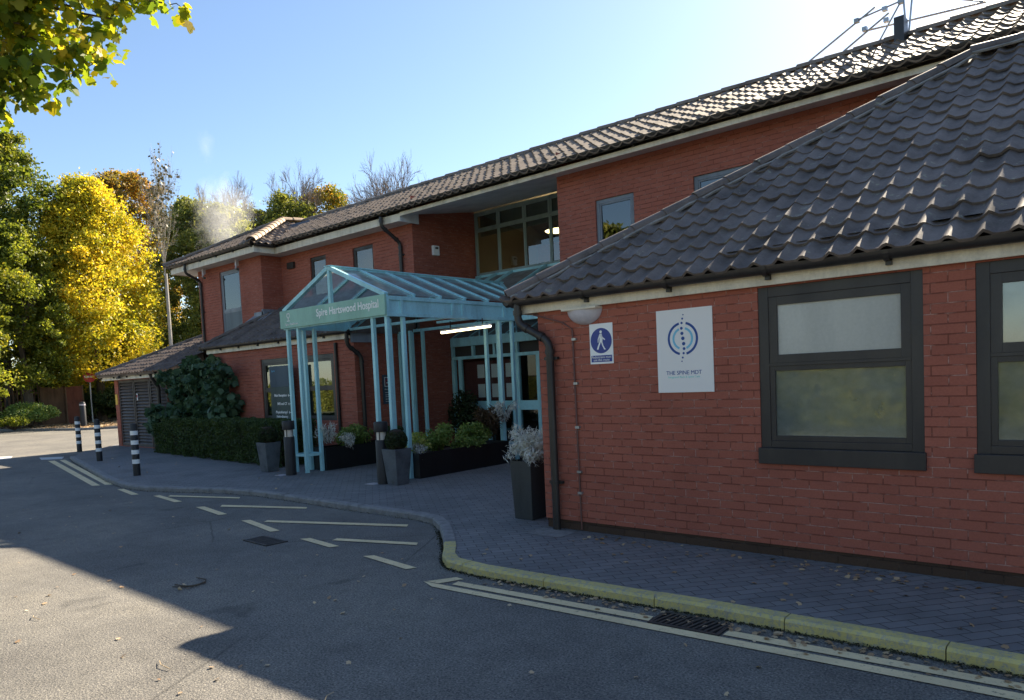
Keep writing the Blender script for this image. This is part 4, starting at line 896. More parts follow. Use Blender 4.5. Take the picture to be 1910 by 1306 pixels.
box("mount", M_GUT, t, -23.66, -23.58, 8.86, 8.93, 2.10, 2.15); MB().tube([(-23.6, 8.84, 2.11), (-23.3, 8.78, 2.12)], .035, 10).build("camera_body", M_GUT, t, smooth=True)

# ================================================================== SIGNS AND STREET FURNITURE
dr = thing("directory_sign", "tall slate directory board with white department names behind the left canopy posts", "directory sign", (-14.9, 9.05, 0))
box("board", M_SLATE, dr, -15.31, -14.46, 9.02, 9.08, .05, 1.62, bevel=.006); box("header", M_SLATE2, dr, -15.31, -14.46, 9.02, 9.08, 1.622, 2.10, bevel=.006)
text("header_lettering", "Spire", mat("header_blue", (.10, .35, .55), .5), dr, (-15.22, 9.017, 1.97), .07, 'LEFT', .003)
for s_, z in (("Main Reception", 1.41), ("MRI and CT", 1.22), ("Physiotherapy/", 1.03), ("Hydrotherapy", .93)): text("lettering", s_, M_WHITE, dr, (-14.64, 9.017, z), .082, 'RIGHT', .003, bold=.0015)
q = MB()
for z in (1.43, 1.24, 1.05): q.beam((-14.59, 9.017, z), (-14.49, 9.017, z), .012, .003, (0, 1, 0)); q.beam((-14.59, 9.017, z), (-14.56, 9.017, z+.028), .012, .003, (0, 1, 0)); q.beam((-14.59, 9.017, z), (-14.56, 9.017, z-.028), .012, .003, (0, 1, 0))
q.build("arrows", M_WHITE, dr)
ns = thing("no_smoking_sign", "narrow slate notice with a no smoking symbol on the recess side wall", "sign", (-12.37, 10.06, 1.45))
box("panel", M_SLATE2, ns, -12.398, -12.375, 9.93, 10.22, 1.16, 1.78)
q = MB(); y0_, y1_, z0_, z1_ = 9.97, 10.18, 1.53, 1.73; xf = -12.372
q.box(xf, xf+.002, y0_, y1_, z0_, z0_+.012).box(xf, xf+.002, y0_, y1_, z1_-.012, z1_).box(xf, xf+.002, y0_, y0_+.012, z0_+.012, z1_-.012).box(xf, xf+.002, y1_-.012, y1_, z0_+.012, z1_-.012)
q.box(xf, xf+.002, 10.01, 10.06, 1.60, 1.615).build("symbol_border", M_WHITE, ns)
q = MB()
for k in range(20):
    a = 2*math.pi*k/20; b = 2*math.pi*(k+1)/20; q.beam((xf+.001, 10.075+.07*math.cos(a), 1.63+.07*math.sin(a)), (xf+.001, 10.075+.07*math.cos(b), 1.63+.07*math.sin(b)), .012, .002, (1, 0, 0))
q.beam((xf+.001, 10.025, 1.68), (xf+.001, 10.125, 1.58), .012, .002, (1, 0, 0)); q.build("ban_ring", M_RED, ns)
text("lettering", "No smoking", M_WHITE, ns, (xf, 9.97, 1.46), .040, 'LEFT', .002, face='+X')
q = MB()
for z in (1.40, 1.35, 1.31, 1.26, 1.21): q.box(xf, xf+.002, 9.98, 9.98+random.uniform(.10, .16), z, z+.008)
q.build("small_print", M_WHITE, ns)

def striped(x, y, lab):
    t = thing("striped_bollard", lab, "bollard", (x, y, 0), "black and white banded bollards")
    MB().lathe((x, y, 0), [(.068, 0), (.068, 1.02), (.060, 1.035), (.02, 1.04)], 20).build("shaft", M_BLACKP, t, smooth=True)
    for z in (.24, .43, .62, .81): MB().lathe((x, y, z), [(.0705, 0), (.0705, .085)], 20).build("white_band", M_WHITE, t, smooth=True)
    return t
sb1 = striped(-15.29, 5.96, "black and white banded bollard by the hedge, the nearest of three")
for (x, y, lab) in ((-19.72, 6.83, "black and white banded bollard midway along the kerb, second of three"), (-23.67, 7.68, "black and white banded bollard by the road mouth, farthest of three")):
    c = copy_tree(sb1); c.location = (x, y, 0); c["label"] = lab; c.rotation_euler.z = random.uniform(0, 1)
def lightb(x, y, lab):
    t = thing("light_bollard", lab, "light bollard", (x, y, 0), "round black light bollards")
    MB().lathe((x, y, 0), [(.098, 0), (.098, .70), (.092, .71)], 28).build("shaft", M_BLACKP, t, smooth=True)
    MB().lathe((x, y, .71), [(.075, 0), (.075, .13)], 20).build("lens", emitless, t, smooth=True)
    q = MB()
    for a in (.5, 2.1, 3.7, 5.3): q.tube([(x+.088*math.cos(a), y+.088*math.sin(a), .70), (x+.088*math.cos(a), y+.088*math.sin(a), .86)], .008, 6)
    q.build("lens_struts", M_BLACKP, t)
    MB().lathe((x, y, .84), [(.108, 0), (.112, .01), (.112, .145), (.104, .16), (.02, .165)], 28).build("cap", M_BLACKP, t, smooth=True)
    MB().box(x-.24, x-.02, y-.20, y-.02, .002, .007).build("base_plate", M_OPAL, t)
    return t
emitless = mat("lens_frosted", (.72, .66, .58), .3)
lb = lightb(-9.38, 7.43, "round black light bollard beside the right canopy posts"); c = copy_tree(lb); c.location = (-12.03, 7.40, 0); c["label"] = "round black light bollard beside the left canopy posts"

def taper_pot(x, y, lab, ang):
    t = thing("tapered_planter", lab, "planter", (x, y, 0), "tapered grey planters with box balls"); h = .57
    def fr(z): return .120+.050*z/h
    mb = MB(); vs = []
    for z in (0, h):
        r_ = fr(z); vs += [(x-r_, y-r_, z), (x+r_, y-r_, z), (x+r_, y+r_, z), (x-r_, y+r_, z)]
    r_ = fr(h)-.03; vs += [(x-r_, y-r_, h), (x+r_, y-r_, h), (x+r_, y+r_, h), (x-r_, y+r_, h)]+[(x-r_, y-r_, h-.06), (x+r_, y-r_, h-.06), (x+r_, y+r_, h-.06), (x-r_, y+r_, h-.06)]
    fs = [(0, 3, 2, 1)]
    for k in range(4):
        j = (k+1) % 4; fs += [(k, j, 4+j, 4+k), (4+k, 4+j, 8+j, 8+k), (8+k, 8+j, 12+j, 12+k)]
    mb.add(vs, fs).build("pot", M_POT, t, bevel=.008); MB().box(x-r_, x+r_, y-r_, y+r_, h-.075, h-.058).build("soil", M_SOIL, t)
    t.rotation_euler.z = ang; return t
def ball(x, y, z, r_, lab):
    t = thing("box_ball", lab, "topiary shrub", (x, y, z), "clipped box balls"); MB().lathe((x, y, z), [(r_*.1, -.14), (r_*.6, -.13), (r_*.85, -.02), (r_*.85, .1), (r_*.5, .19), (r_*.1, .21)], 14).build("core", M_SOIL, t)
    leaves("foliage", cloud((x, y, z+.03), (r_, r_, r_*.95), 3800, .80), .026, L_BOXB, t, 'leaf'); return t
taper_pot(-9.10, 7.50, "tapered grey planter in front of the right canopy posts", R(0)); ball(-9.10, 7.50, .67, .18, "dark clipped box ball in the planter by the right posts")
taper_pot(-13.0, 7.54, "tapered grey planter against the hedge by the left canopy posts", R(0)); ball(-13.0, 7.54, .67, .19, "dark clipped box ball in the planter by the hedge")
tp = thing("tall_planter", "tall black square planter at the brick wing corner", "planter", (-5.42, 6.45, 0))
MB().add([(-5.56, 6.27, 0), (-5.30, 6.27, 0), (-5.30, 6.60, 0), (-5.56, 6.60, 0), (-5.59, 6.25, .67), (-5.28, 6.25, .67), (-5.28, 6.62, .67), (-5.59, 6.62, .67)], [(0, 3, 2, 1), (0, 1, 5, 4), (1, 2, 6, 5), (2, 3, 7, 6), (3, 0, 4, 7)]).build("planter_box", weathered("planter_charcoal", (.045, .052, .055), .45, .4, 4), tp, bevel=.005)
MB().box(-5.58, -5.29, 6.26, 6.61, .62, .64).build("soil", M_SOIL, tp)
def silver(c, r, n, lab, stems=14, size=.055):
    t = thing("silver_leaf_plant", lab, "silver plant", c, "silver leaved plants"); P = []; q = MB()
    for _ in range(stems):
        a = rng.uniform(0, 2*math.pi); l = rng.uniform(.5, 1.0); top = np.array([c[0]+r[0]*l*math.cos(a), c[1]+r[1]*l*math.sin(a), c[2]+r[2]*rng.uniform(-.2, 1.0)])
        mid = np.array([c[0]+r[0]*.4*l*math.cos(a), c[1]+r[1]*.4*l*math.sin(a), c[2]+r[2]*.6]); base = np.array([c[0]+.04*math.cos(a), c[1]+.04*math.sin(a), c[2]-.1])
        pts = [base, mid, top]; q.tube([tuple(p) for p in pts], [.006, .005, .003], 5)
        for k in range(n//stems):
            u_ = rng.random()**.7; p = base*(1-u_)**2+2*mid*u_*(1-u_)+top*u_*u_; P.append(p+rng.normal(size=3)*.028)
    q.build("stems", M_BARKG, t); leaves("foliage", P, size, L_SILV, t, 'long', droop=np.array([0, 0, -.5])); return t
silver((-5.36, 6.42, .72), (.36, .30, .32), 5200, "large silver leaved plant spilling over the tall black planter", 46, .042)
# trough planters with planting
def trough(x0, x1, y0, y1, h, lab):
    t = thing("trough_planter", lab, "planter", ((x0+x1)/2, (y0+y1)/2, 0), "long black trough planters")
    mb = MB().box(x0, x1, y0, y0+.02, 0, h).box(x0, x1, y1-.02, y1, 0, h).box(x0, x0+.02, y0+.02, y1-.02, 0, h).box(x1-.02, x1, y0+.02, y1-.02, 0, h); mb.build("planter_box", M_PLANT, t)
    MB().box(x0+.02, x1-.02, y0+.02, y1-.02, 0, h-.05).build("soil", M_SOIL, t); return t
trough(-9.92, -9.22, 8.07, 10.32, .42, "long black trough planter on the right of the entrance path")
trough(-9.90, -9.18, 10.86, 11.6, .46, "short black trough planter farther in beside the porch")
trough(-12.34, -11.88, 8.07, 10.3, .43, "long black trough planter on the left of the entrance path")
def shrub(c, r, n, m, size, lab, shape='leaf', sh=.35, grp=None, cat="shrub"):
    t = thing("planter_shrub", lab, cat, (c[0], c[1], c[2]-r[2]), grp); q = MB()
    for k in range(7):
        a = rng.uniform(0, 6.28); q.tube([(c[0], c[1], c[2]-r[2]), (c[0]+r[0]*.4*math.cos(a), c[1]+r[1]*.4*math.sin(a), c[2]), (c[0]+r[0]*.8*math.cos(a), c[1]+r[1]*.8*math.sin(a), c[2]+r[2]*.6)], [.008, .006, .003], 5)
    q.build("stems", M_BARK, t); P = []
    for k in range(14):
        d = rng.normal(size=3); d /= np.linalg.norm(d); P.append(cloud(np.array(c)+d*np.array(r)*.55, np.array(r)*.5, n//14, sh))
    leaves("foliage", np.vstack(P), size, m, t, shape); return t
shrub((-9.50, 8.25, .56), (.30, .30, .20), 1500, L_VARI, .045, "pale variegated shrub at the front of the right trough", grp="trough shrubs")
shrub((-9.55, 8.85, .62), (.30, .32, .27), 1900, L_SHRUB, .045, "bright green shrub second along the right trough", grp="trough shrubs")
shrub((-9.60, 9.75, .60), (.32, .40, .22), 1900, L_SHRUB, .045, "spreading green shrub third along the right trough", grp="trough shrubs")
shrub((-9.35, 9.35, .46), (.20, .45, .12), 800, L_SHRUB, .04, "low trailing greenery hanging over the right trough edge", grp="trough shrubs")
shrub((-9.6, 10.15, .80), (.22, .25, .30), 500, L_RED, .16, "reddish spiky grass plant at the far end of the right trough", 'long', grp="trough shrubs")
shrub((-12.1, 8.9, .60), (.24, .5, .22), 1700, L_SHRUB, .05, "green shrub along the left trough", grp="trough shrubs")
shrub((-12.1, 9.8, .55), (.22, .4, .2), 1000, L_HEDGE, .05, "dark low shrub at the far end of the left trough", grp="trough shrubs")
shrub((-11.6, 11.55, .85), (.42, .35, .55), 3000, L_BOXB, .05, "tall dark green shrub standing in front of the porch", cat="bush")
silver((-9.32, 8.15, .47), (.16, .14, .12), 420, "small silver plant at the near corner of the right trough", 14, .04)
silver((-9.35, 10.35, .88), (.30, .25, .30), 800, "silver plant at the foot of the rear canopy posts", 18, .045)
silver((-11.98, 8.2, .62), (.20, .25, .26), 800, "upright silver plant behind the left canopy posts", 18, .042)
silver((-11.85, 8.6, .50), (.16, .18, .16), 500, "low silver plant at the left trough edge", 14, .042)
# hedge
hd = thing("clipped_hedge", "low dark clipped hedge in front of the projecting brick wall", "hedge", (-17, 8.3, 0))
cor = MB().prism([(-20.2, 8.65), (-13.5, 8.12), (-13.4, 8.85), (-20.2, 9.1)], 0, .84).build("core", M_SOIL, hd)
P = []
n = 42000; s_ = rng.random(n); xx = -20.5+s_*7.2; yf = 8.45-(xx+20.5)*.075
face = rng.random(n); yy_ = np.where(face < .5, yf+rng.random(n)*.10, yf+rng.random(n)*.75); zz = np.where(face < .5, rng.random(n)*.90, .80+rng.random(n)*.12)
end = rng.random(n) < .06; xx = np.where(end, -13.42+rng.random(n)*.12, xx); zz = np.where(end, rng.random(n)*.9, zz); yy_ = np.where(end, 8.05+rng.random(n)*.8, yy_)
rr = np.abs(np.sin(xx*3.1))*.03+np.sin(xx*7.7+zz*5)*.02; zz *= np.where(xx < -19.9, .86, 1)
leaves("foliage", np.stack([xx, yy_+rr, zz+rr*.8], 1), .038, L_HEDGE, hd, 'leaf')
# big glossy bush
bu = thing("glossy_bush", "large dark glossy leaved bush against the wall behind the hedge", "bush", (-19.6, 9.0, 0))
P = []; q = MB()
for k in range(75):
    u_ = rng.random(); x = -21.9+u_*5.2; hmax = .5+1.85*math.sin(min(1, (x+22.4)/3.4)*math.pi/2)*(1-max(0, (x+18.6)/2.2)**2*.35); z = rng.uniform(.5, max(.7, hmax)); y = rng.uniform(8.7, 9.2) if x > -18.6 else rng.uniform(8.8, 10.0)
    P.append(cloud((x, y, z), (.34, .28, .22), 100, .3)); q.tube([(-19.6+(x+19.6)*.3, 9.1, 0), (x, y, z)], [.02, .006], 5)
P = np.vstack(P); P = P[(P[:, 1] < 9.2) | (P[:, 0] < -18.6)]
leaves("foliage", P, .14, L_BUSH, bu, 'maple', droop=np.array([.1, -.4, -.9])); q.build("stems", M_BARK, bu)

# ================================================================== MAST ON THE ROOF
an = thing("roof_aerial", "tangle of grey scaffold tubes and aerial arms on the roof ridge", "aerial", (-3.0, 13.1, 6.5))
def rods(name, segs, r_, par=an):
    mb = MB()
    for a, b in segs: mb.tube([(a[0], 13.1+a[2] if len(a) > 2 else 13.1, a[1]), (b[0], 13.1+b[2] if len(b) > 2 else 13.1, b[1])], r_, 8)
    return mb.build(name, M_METAL, par, smooth=True)
rods("stay_pole", [((-4.66, 6.63), (-3.44, 7.24))], .016); rods("stay_pole", [((-3.98, 6.68), (-3.24, 7.08))], .016)
rods("cross_arm", [((-3.74, 7.13), (-3.08, 7.20))], .014); rods("cross_arm", [((-3.63, 6.96, .1), (-1.95, 6.82, .1))], .016); rods("cross_arm", [((-1.95, 6.82, .1), (-2.5, 7.08, .1))], .014)
rods("mast_leg", [((-3.42, 6.64), (-3.07, 7.19))], .014); rods("mast_leg", [((-3.07, 7.8), (-2.99, 6.6))], .015); rods("mast_leg", [((-2.85, 7.8), (-2.97, 6.6))], .015); rods("mast_top_arm", [((-3.4, 7.35), (-2.6, 7.2))], .013)
mb = MB()
for x, z in ((-3.72, 7.12), (-3.60, 6.95), (-3.30, 7.16), (-3.28, 6.98), (-3.07, 7.19)): mb.box(x-.035, x+.035, 13.06, 13.14, z-.03, z+.03)
parts(mb, "coupler", M_METAL, an)
MB().box(-3.09, -2.95, 12.75, 13.0, 6.1, 6.84).build("duct_box", M_GUT, an)

# ================================================================== TREES
def branchy(base, top, r0_, m_depth, spread, lean=(0, 0, 0), seed=1, minr=.006, nseg=5, split=3, up_=.35, first=.35):
    rd_ = random.Random(seed); mb = MB(); tips = []
    def grow(p, d, l, r_, dep):
        pts = [p]; rs = [r_]; c = p.copy(); dd = d.copy(); n = 3
        for k in range(n):
            dd = (dd+Vector((rd_.uniform(-1, 1), rd_.uniform(-1, 1), rd_.uniform(-.6, 1)+up_))*.13).normalized(); c = c+dd*l/n; pts.append(c.copy()); rs.append(r_*(1-.35*(k+1)/n))
        mb.tube(pts, rs, nseg if dep < 2 else (4 if dep < 4 else 3), caps=False)
        if dep >= m_depth: tips.append(c.copy()); return
        for k in range(split if dep else split+2):
            a = rd_.uniform(0, 6.28); t_ = rd_.uniform(.35, 1) if k else 1
            q_ = pts[0].lerp(pts[-1], t_) if t_ < .999 else pts[-1]; side = Vector((math.cos(a), math.sin(a), rd_.uniform(-.1, .5)))
            nd = (dd*(1-spread)+side*spread*(1 if k else .4)).normalized(); nd.z += up_*.3; nd.normalize()
            grow(q_, nd, l*rd_.uniform(.6, .8), max(minr, r_*.62*rd_.uniform(.7, 1)), dep+1)
    base = Vector(base); H_ = top-base.z
    tb = base+Vector((lean[0], lean[1], H_*first)); mb.tube([base, base.lerp(tb, .5)+Vector((.1, .05, 0)), tb], [r0_*1.25, r0_, r0_*.85], 8, caps=False)
    n0 = len(mb.f)
    grow(tb, Vector((0, 0, 1)), H_*.26, r0_*.75, 0)
    return mb, tips
def fit(mb, base, top, width, frac=1.0):
    V = np.array(mb.v); z0 = V[:, 2].min(); z1 = V[:, 2].max(); hi = V[V[:, 2] > z0+(z1-z0)*.5]
    rx = np.percentile(np.hypot(hi[:, 0]-base[0], hi[:, 1]-base[1]), 98); f = width/2/max(rx, .1); t = np.clip((V[:, 2]-z0)/(z1-z0)*3, 0, 1)[:, None]
    V[:, :2] = np.array(base[:2])+(V[:, :2]-np.array(base[:2]))*(1-t+t*f); V[:, 2] = base[2]+(V[:, 2]-z0)*(top-base[2])/(z1-z0); mb.v = [tuple(v) for v in V]
def tree(name, lab, cat, base, width, top, low, lm, bm_, n, size, seed, clumps=130, shape='leaf', trunk=.25, grp="trees beyond the road", cone=0.0, first=.25):
    t = thing(name, lab, cat, base, grp); rg = np.random.default_rng(seed)
    mb, tips = branchy(base, top*.92, trunk, 3, .55, seed=seed, first=first); fit(mb, base, top*.88, width*.7); mb.build("trunk", bm_, t, recalc=False)
    P = []; H_ = top-low; ph = rg.uniform(0, 6.28, 4)
    for k in range(clumps):
        u_ = rg.random()**.85; s_ = width*rg.choice([.045, .06, .08, .12])*rg.uniform(.8, 1.2)
        prof = math.sqrt(max(0.02, 1-(max(0, (u_-.35))/.68)**2)) if u_ > .35 else .72+.28*math.sin(u_/.35*math.pi/2)
        prof *= (1-cone*u_); a = rg.uniform(0, 2*math.pi); prof *= 1+.15*math.sin(3*a+ph[0]+u_*5)+.12*math.sin(5*a+ph[1]-u_*9)+rg.uniform(-.08, .10)
        rad = max(0, width/2*prof-s_*.6)*rg.uniform(.15, 1.0)**.45
        c = np.array([base[0]+rad*math.cos(a), base[1]+rad*math.sin(a), low+(H_-s_*.6)*u_])
        q_ = rg.normal(size=(n//clumps, 3)); q_ /= np.linalg.norm(q_, axis=1)[:, None]; q_ *= (rg.random(len(q_))**.5)[:, None]*rg.choice([1, 1.1, 1.5], len(q_))[:, None]
        P.append(c+q_*np.array([s_, s_, s_*.75]))
    leaves("crown", np.vstack(P), size*1.12, lm, t, shape); return t
G = -.1
tree("yellow_tree", "bright golden yellow autumn tree beside the no entry sign", "tree", (-49.0, 17.3, G), 9.6, 14.8, 2.2, L_YELL, M_BARK, 110000, .125, 3, 560, trunk=.24, cone=.42)
tree("yellow_green_tree", "yellow green tree at the left edge overhanging the fence", "tree", (-43.8, 8.9, G), 5.6, 10.8, 1.7, L_YG, M_BARK, 46000, .115, 5, 300)
tree("dark_maple", "tall dark green maple rising behind the yellow tree at the left edge", "tree", (-50.8, 13.0, G), 8.0, 17.2, 4.0, L_GREEN, M_BARK, 60000, .15, 8, 260)
tree("green_tree", "olive green tree between the yellow tree and the left edge fence", "tree", (-47.2, 12.9, G), 5.4, 11.2, 2.4, L_YG, M_BARK, 44000, .125, 9, 260)
tree("orange_tree", "orange brown autumn tree behind the golden tree", "tree", (-61.5, 24.6, G), 9.4, 19.2, 3.0, L_ORG, M_BARK, 70000, .15, 12, 380)
tree("ivy_tree", "green tree thick with ivy behind the pale birch", "tree", (-54.5, 26.6, G), 7.8, 15.9, 1.0, L_IVY, M_BARK, 60000, .14, 14, 340)
tree("ivy_tree", "broad olive tree close behind the plant room roof", "tree", (-50.0, 26.6, G), 6.6, 14.6, .6, L_OLIV, M_BARK, 60000, .14, 15, 340)
tree("ivy_tree", "ragged ivy covered tree just left of the steam", "tree", (-55.0, 31.5, G), 6.6, 16.4, 2.0, L_IVY, M_BARK, 52000, .15, 16, 280)
tree("green_tree", "rounded olive tree just above the roof right of the steam", "tree", (-52.2, 33.5, G), 8.6, 16.9, 3.0, L_OLIV, M_BARK, 52000, .15, 17, 280)
tree("orange_tree", "green tree with orange topmost leaves above the roof hip", "tree", (-53.0, 37.4, G), 8.2, 18.2, 4.0, leaf_mat("leaf_orange_tipped", [(.0, (.07, .09, .02)), (.45, (.15, .17, .03)), (.65, (.4, .26, .03)), (1, (.7, .3, .03))], .4, .35), M_BARK, 50000, .15, 18, 280)
wb = thing("wooded_bank", "dense olive undergrowth filling the bank behind the fence and tree trunks", "woodland", (-60, 20, 0)); n = 60000
an_ = rng.uniform(0, 1, n); xx = -53-an_*6+rng.normal(size=n)*.8; yy_ = -6+rng.random(n)*58; xx = xx-np.abs(yy_-20)*.05; zz = rng.random(n)**.8*(4.2+1.2*np.sin(yy_*.7)+.8*np.sin(yy_*2.1))
leaves("foliage", np.stack([xx, yy_, zz], 1), .30, L_OLIV, wb, 'quad'); MB().box(-64, -62, -8, 60, -.1, 3.5).build("earth_core", M_SOIL, wb)
def bare(name, lab, base, top, wid, r_, m, seed, ang=62, limbs=9, crown_h=7.0, lm=None, grp="bare trees on the skyline", twig=.011):
    t = thing(name, lab, "bare tree", base, grp); rd_ = random.Random(seed); mb = MB(); B0 = Vector(base); zc = top-crown_h; mb2 = MB()
    mb.tube([B0, Vector((base[0]+.1, base[1], zc*.5)), Vector((base[0], base[1]+.05, zc))], [r_*1.2, r_, r_*.8], 8, caps=False); tips = []
    def grow(p, d, l, r, dep):
        pts = [p]; c = p.copy(); dd = d.copy(); rs = [r]
        for k in range(3):
            dd = (dd+Vector((rd_.uniform(-1, 1), rd_.uniform(-1, 1), rd_.uniform(-.4, 1)))*.10).normalized(); c = c+dd*l/3; pts.append(c.copy()); rs.append(max(twig*.7, r*(1-.14*(k+1))))
        mb2.tube(pts, rs, 5 if dep < 2 else 3, caps=False); tips.append(c)
        if dep >= 4: return
        for k in range(4 if dep else 4):
            q_ = pts[rd_.choice([1, 2, 3, 3])]; a = rd_.uniform(0, 6.28); pr = dd.cross(Vector((math.cos(a), math.sin(a), .3))).normalized()
            nd = (dd+pr*rd_.uniform(.3, .75)).normalized(); grow(q_, nd, l*rd_.uniform(.55, .74), max(twig, r*.58), dep+1)
    for k in range(limbs):
        a = 2.4*k+rd_.uniform(-.3, .3); th = R(ang)*math.sqrt((k+.5)/limbs); d = Vector((math.sin(th)*math.cos(a), math.sin(th)*math.sin(a), math.cos(th)))
        grow(Vector((base[0], base[1], zc-rd_.uniform(0, .8))), d, crown_h*.40, r_*.42, 0)
    V = np.array(mb2.v); f = (top-zc)/(V[:, 2].max()-zc); V[:, 2] = np.where(V[:, 2] > zc, zc+(V[:, 2]-zc)*f, V[:, 2]); rr_ = np.percentile(np.hypot(V[:, 0]-base[0], V[:, 1]-base[1]), 99.5)
    V[:, :2] = np.array(base[:2])+(V[:, :2]-np.array(base[:2]))*(wid/2/rr_); mb2.v = [tuple(v) for v in V]
    mb.build("trunk", m, t, recalc=False); mb2.build("crown", m, t, recalc=False)
    if lm: W_ = V[rng.integers(0, len(V), 420)]; leaves("leaves", W_+rng.normal(size=W_.shape)*.1, .13, lm, t, 'quad')
    return t
bare("birch_tree", "slim pale stemmed birch with a few dark leaves on bare twigs", (-43.6, 19.4, G), 16.0, 3.3, .11, M_BARKL, 21, 26, 5, 7.5, leaf_mat("leaf_birch_dark", [(0, (.05, .05, .03)), (1, (.12, .10, .05))], .2, 2), twig=.010)
bare("bare_tree", "wide leafless tree behind the steam plume", (-53.0, 28.2, G), 18.2, 6.4, .2, M_TWIG, 22, 55, 9, 6.5)
bare("bare_tree", "leafless tree rising behind the olive tree right of the steam", (-52.8, 34.6, G), 19.9, 6.2, .2, M_TWIG, 23, 62, 10, 6.0)
bare("bare_tree", "large domed leafless tree touching the long roof line", (-46.0, 38.9, G), 20.3, 8.4, .24, M_TWIG, 24, 62, 11, 7.5)
bare("bare_tree", "small leafless tree just left of the large domed one", (-49.3, 38.3, G), 18.2, 4.4, .15, M_TWIG, 25, 50, 7, 5.5)

# near maple whose branches reach into the top left corner
nm = thing("near_maple", "near maple with big green and yellow leaves overhanging the top left corner", "tree", (-9.8, .6, RZ))
q = MB(); tip = []
q.tube([(-9.8, .6, RZ), (-9.9, .7, 1.6), (-9.7, .9, 3.6), (-9.8, 1.0, 5.6), (-9.6, 1.1, 7.5)], [.2, .16, .14, .11, .06], 10)
tips_ = [(-8.9, 2.0, 4.75), (-8.75, 2.35, 4.62), (-8.55, 2.65, 4.70), (-8.6, 2.3, 5.0), (-8.35, 2.95, 5.0), (-8.2, 3.05, 5.15), (-8.4, 2.5, 5.3), (-8.1, 3.0, 5.5), (-7.95, 3.25, 5.42), (-7.7, 3.6, 5.62), (-7.9, 3.2, 5.8), (-8.3, 2.5, 5.8), (-7.6, 3.7, 6.0), (-8.0, 2.9, 6.2), (-8.8, 1.8, 5.2), (-8.7, 1.9, 5.7), (-7.3, 3.8, 6.4), (-8.1, 2.5, 6.6)]
P = []
for tp_ in tips_:
    e = np.array(tp_); st = np.array((-9.75, .95, 4.0+(tp_[2]-4.6)*1.1+.4)); md = (st+e)/2+np.array((0, 0, .35)); mn = (st, md, e)
    q.tube([tuple(st), tuple(md*.9+st*.1), tuple(e)], [.04, .024, .008], 6)
    for k in range(17):
        u_ = rng.uniform(.55, 1.04); p = st*(1-u_)**2+2*md*u_*(1-u_)+e*u_*u_; d = rng.normal(size=3)*np.array([.13, .13, .11]); z_ = p+d
        q.tube([tuple(p), tuple((p+z_)/2+np.array([0, 0, .03])), tuple(z_)], [.006, .005, .0025], 4); P.append(z_+rng.normal(size=(12, 3))*.095)
q.build("trunk", M_BARK, nm, recalc=False); leaves("crown", np.vstack(P), .105, L_NEAR, nm, 'maple', droop=np.array([0, 0, -.8]))

# ================================================================== FAR LEFT ROADSIDE
fe = thing("wooden_fence", "brown vertical board fence with gaps at the far left edge", "fence", (-48.4, 12.2, 0))
q = MB(); pf0, pf1 = Vector((-50.5, 5.5)), Vector((-48.1, 13.7)); n = 44
for k in range(n):
    c = pf0.lerp(pf1, k/(n-1)); q.beam((c.x, c.y, .0), (c.x, c.y, 2.5+random.uniform(-.02, .02)), .02, .135, (1, .3, 0))
q.build("boards", M_WOOD, fe); q = MB()
for z in (.5, 1.9): q.beam((pf0.x-.04, pf0.y, z), (pf1.x-.04, pf1.y, z), .05, .09)
q.build("rails", M_WOOD, fe)
for k, (a, b, m) in enumerate((((-48.0, 13.8), (-47.7, 14.9), M_WOOD), ((-47.6, 14.95), (-47.45, 15.8), M_WOODR))):
    p = thing("fence_panel", ("solid brown screen panel beside the gapped fence", "solid red brown screen panel next to the dark hedge")[k], "screen panel", (*a, 0), "solid screen panels"); q = MB(); q.beam((a[0], a[1], 1.1), (b[0], b[1], 1.1), .05, 2.2); q.build("board", m, p)
    q = MB()
    for c in (a, b): q.box(c[0]-.04, c[0]+.04, c[1]-.04, c[1]+.04, 0, 2.25)
    q.build("posts", M_WOOD, p)
sh = thing("shed_roof_hut", "pale roofed hut showing over the fence at the far left", "hut", (-55, 12.8, 0))
MB().box(-57, -53.5, 11.0, 14.5, 0, 2.8).build("wall", M_WOOD, sh); MB().add([(-57.2, 10.8, 2.8), (-53.3, 10.8, 2.8), (-53.3, 14.7, 2.8), (-57.2, 14.7, 2.8), (-55.2, 11.8, 3.6), (-55.2, 13.7, 3.6)], [(0, 1, 4), (1, 2, 5, 4), (2, 3, 5), (3, 0, 4, 5)]).build("roof", weathered("hut_roof", (.40, .36, .28), .8, .3), sh)
def bushy(lab, c, r, n, m, size, cat="bush"):
    t = thing("roadside_bush", lab, cat, (c[0], c[1], 0), "roadside bushes"); q = MB(); P = []
    for k in range(22):
        d = rng.normal(size=3); d /= np.linalg.norm(d); d[2] = abs(d[2])*.9-.25; e = np.array(c)+d*np.array(r)*.7; P.append(cloud(e, np.array(r)*.33, n//22, .3)); q.tube([(c[0], c[1], 0), tuple(e)], [.03, .01], 5)
    P = np.vstack(P); P[:, 2] = np.maximum(P[:, 2], .05); q.build("stems", M_BARK, t); leaves("foliage", P, size, m, t, 'leaf'); return t
bushy("low green bush in front of the gapped fence", (-45.9, 12.6, .75), (1.3, 1.5, .95), 6000, L_SHRUB, .09)
bushy("sunlit lime green bush at the left edge of the verge", (-44.6, 11.5, .4), (.9, .9, .5), 2500, L_YG, .08)
bushy("dark hedge mass between the sign pole and the plant room", (-47.2, 18.2, 1.1), (1.8, 2.2, 1.5), 12000, L_HEDGE, .10)
bushy("dark undergrowth left of the sign pole", (-48.6, 16.6, .9), (1.2, 1.2, 1.2), 6000, L_HEDGE, .10)
bushy("green scrub behind the plant room corner", (-46.0, 20.5, 1.1), (1.8, 2.0, 1.3), 9000, L_IVY, .10)
ne = thing("no_entry_sign", "round red no entry sign on a grey pole under the golden tree", "road sign", (-47.2, 16.15, 0))
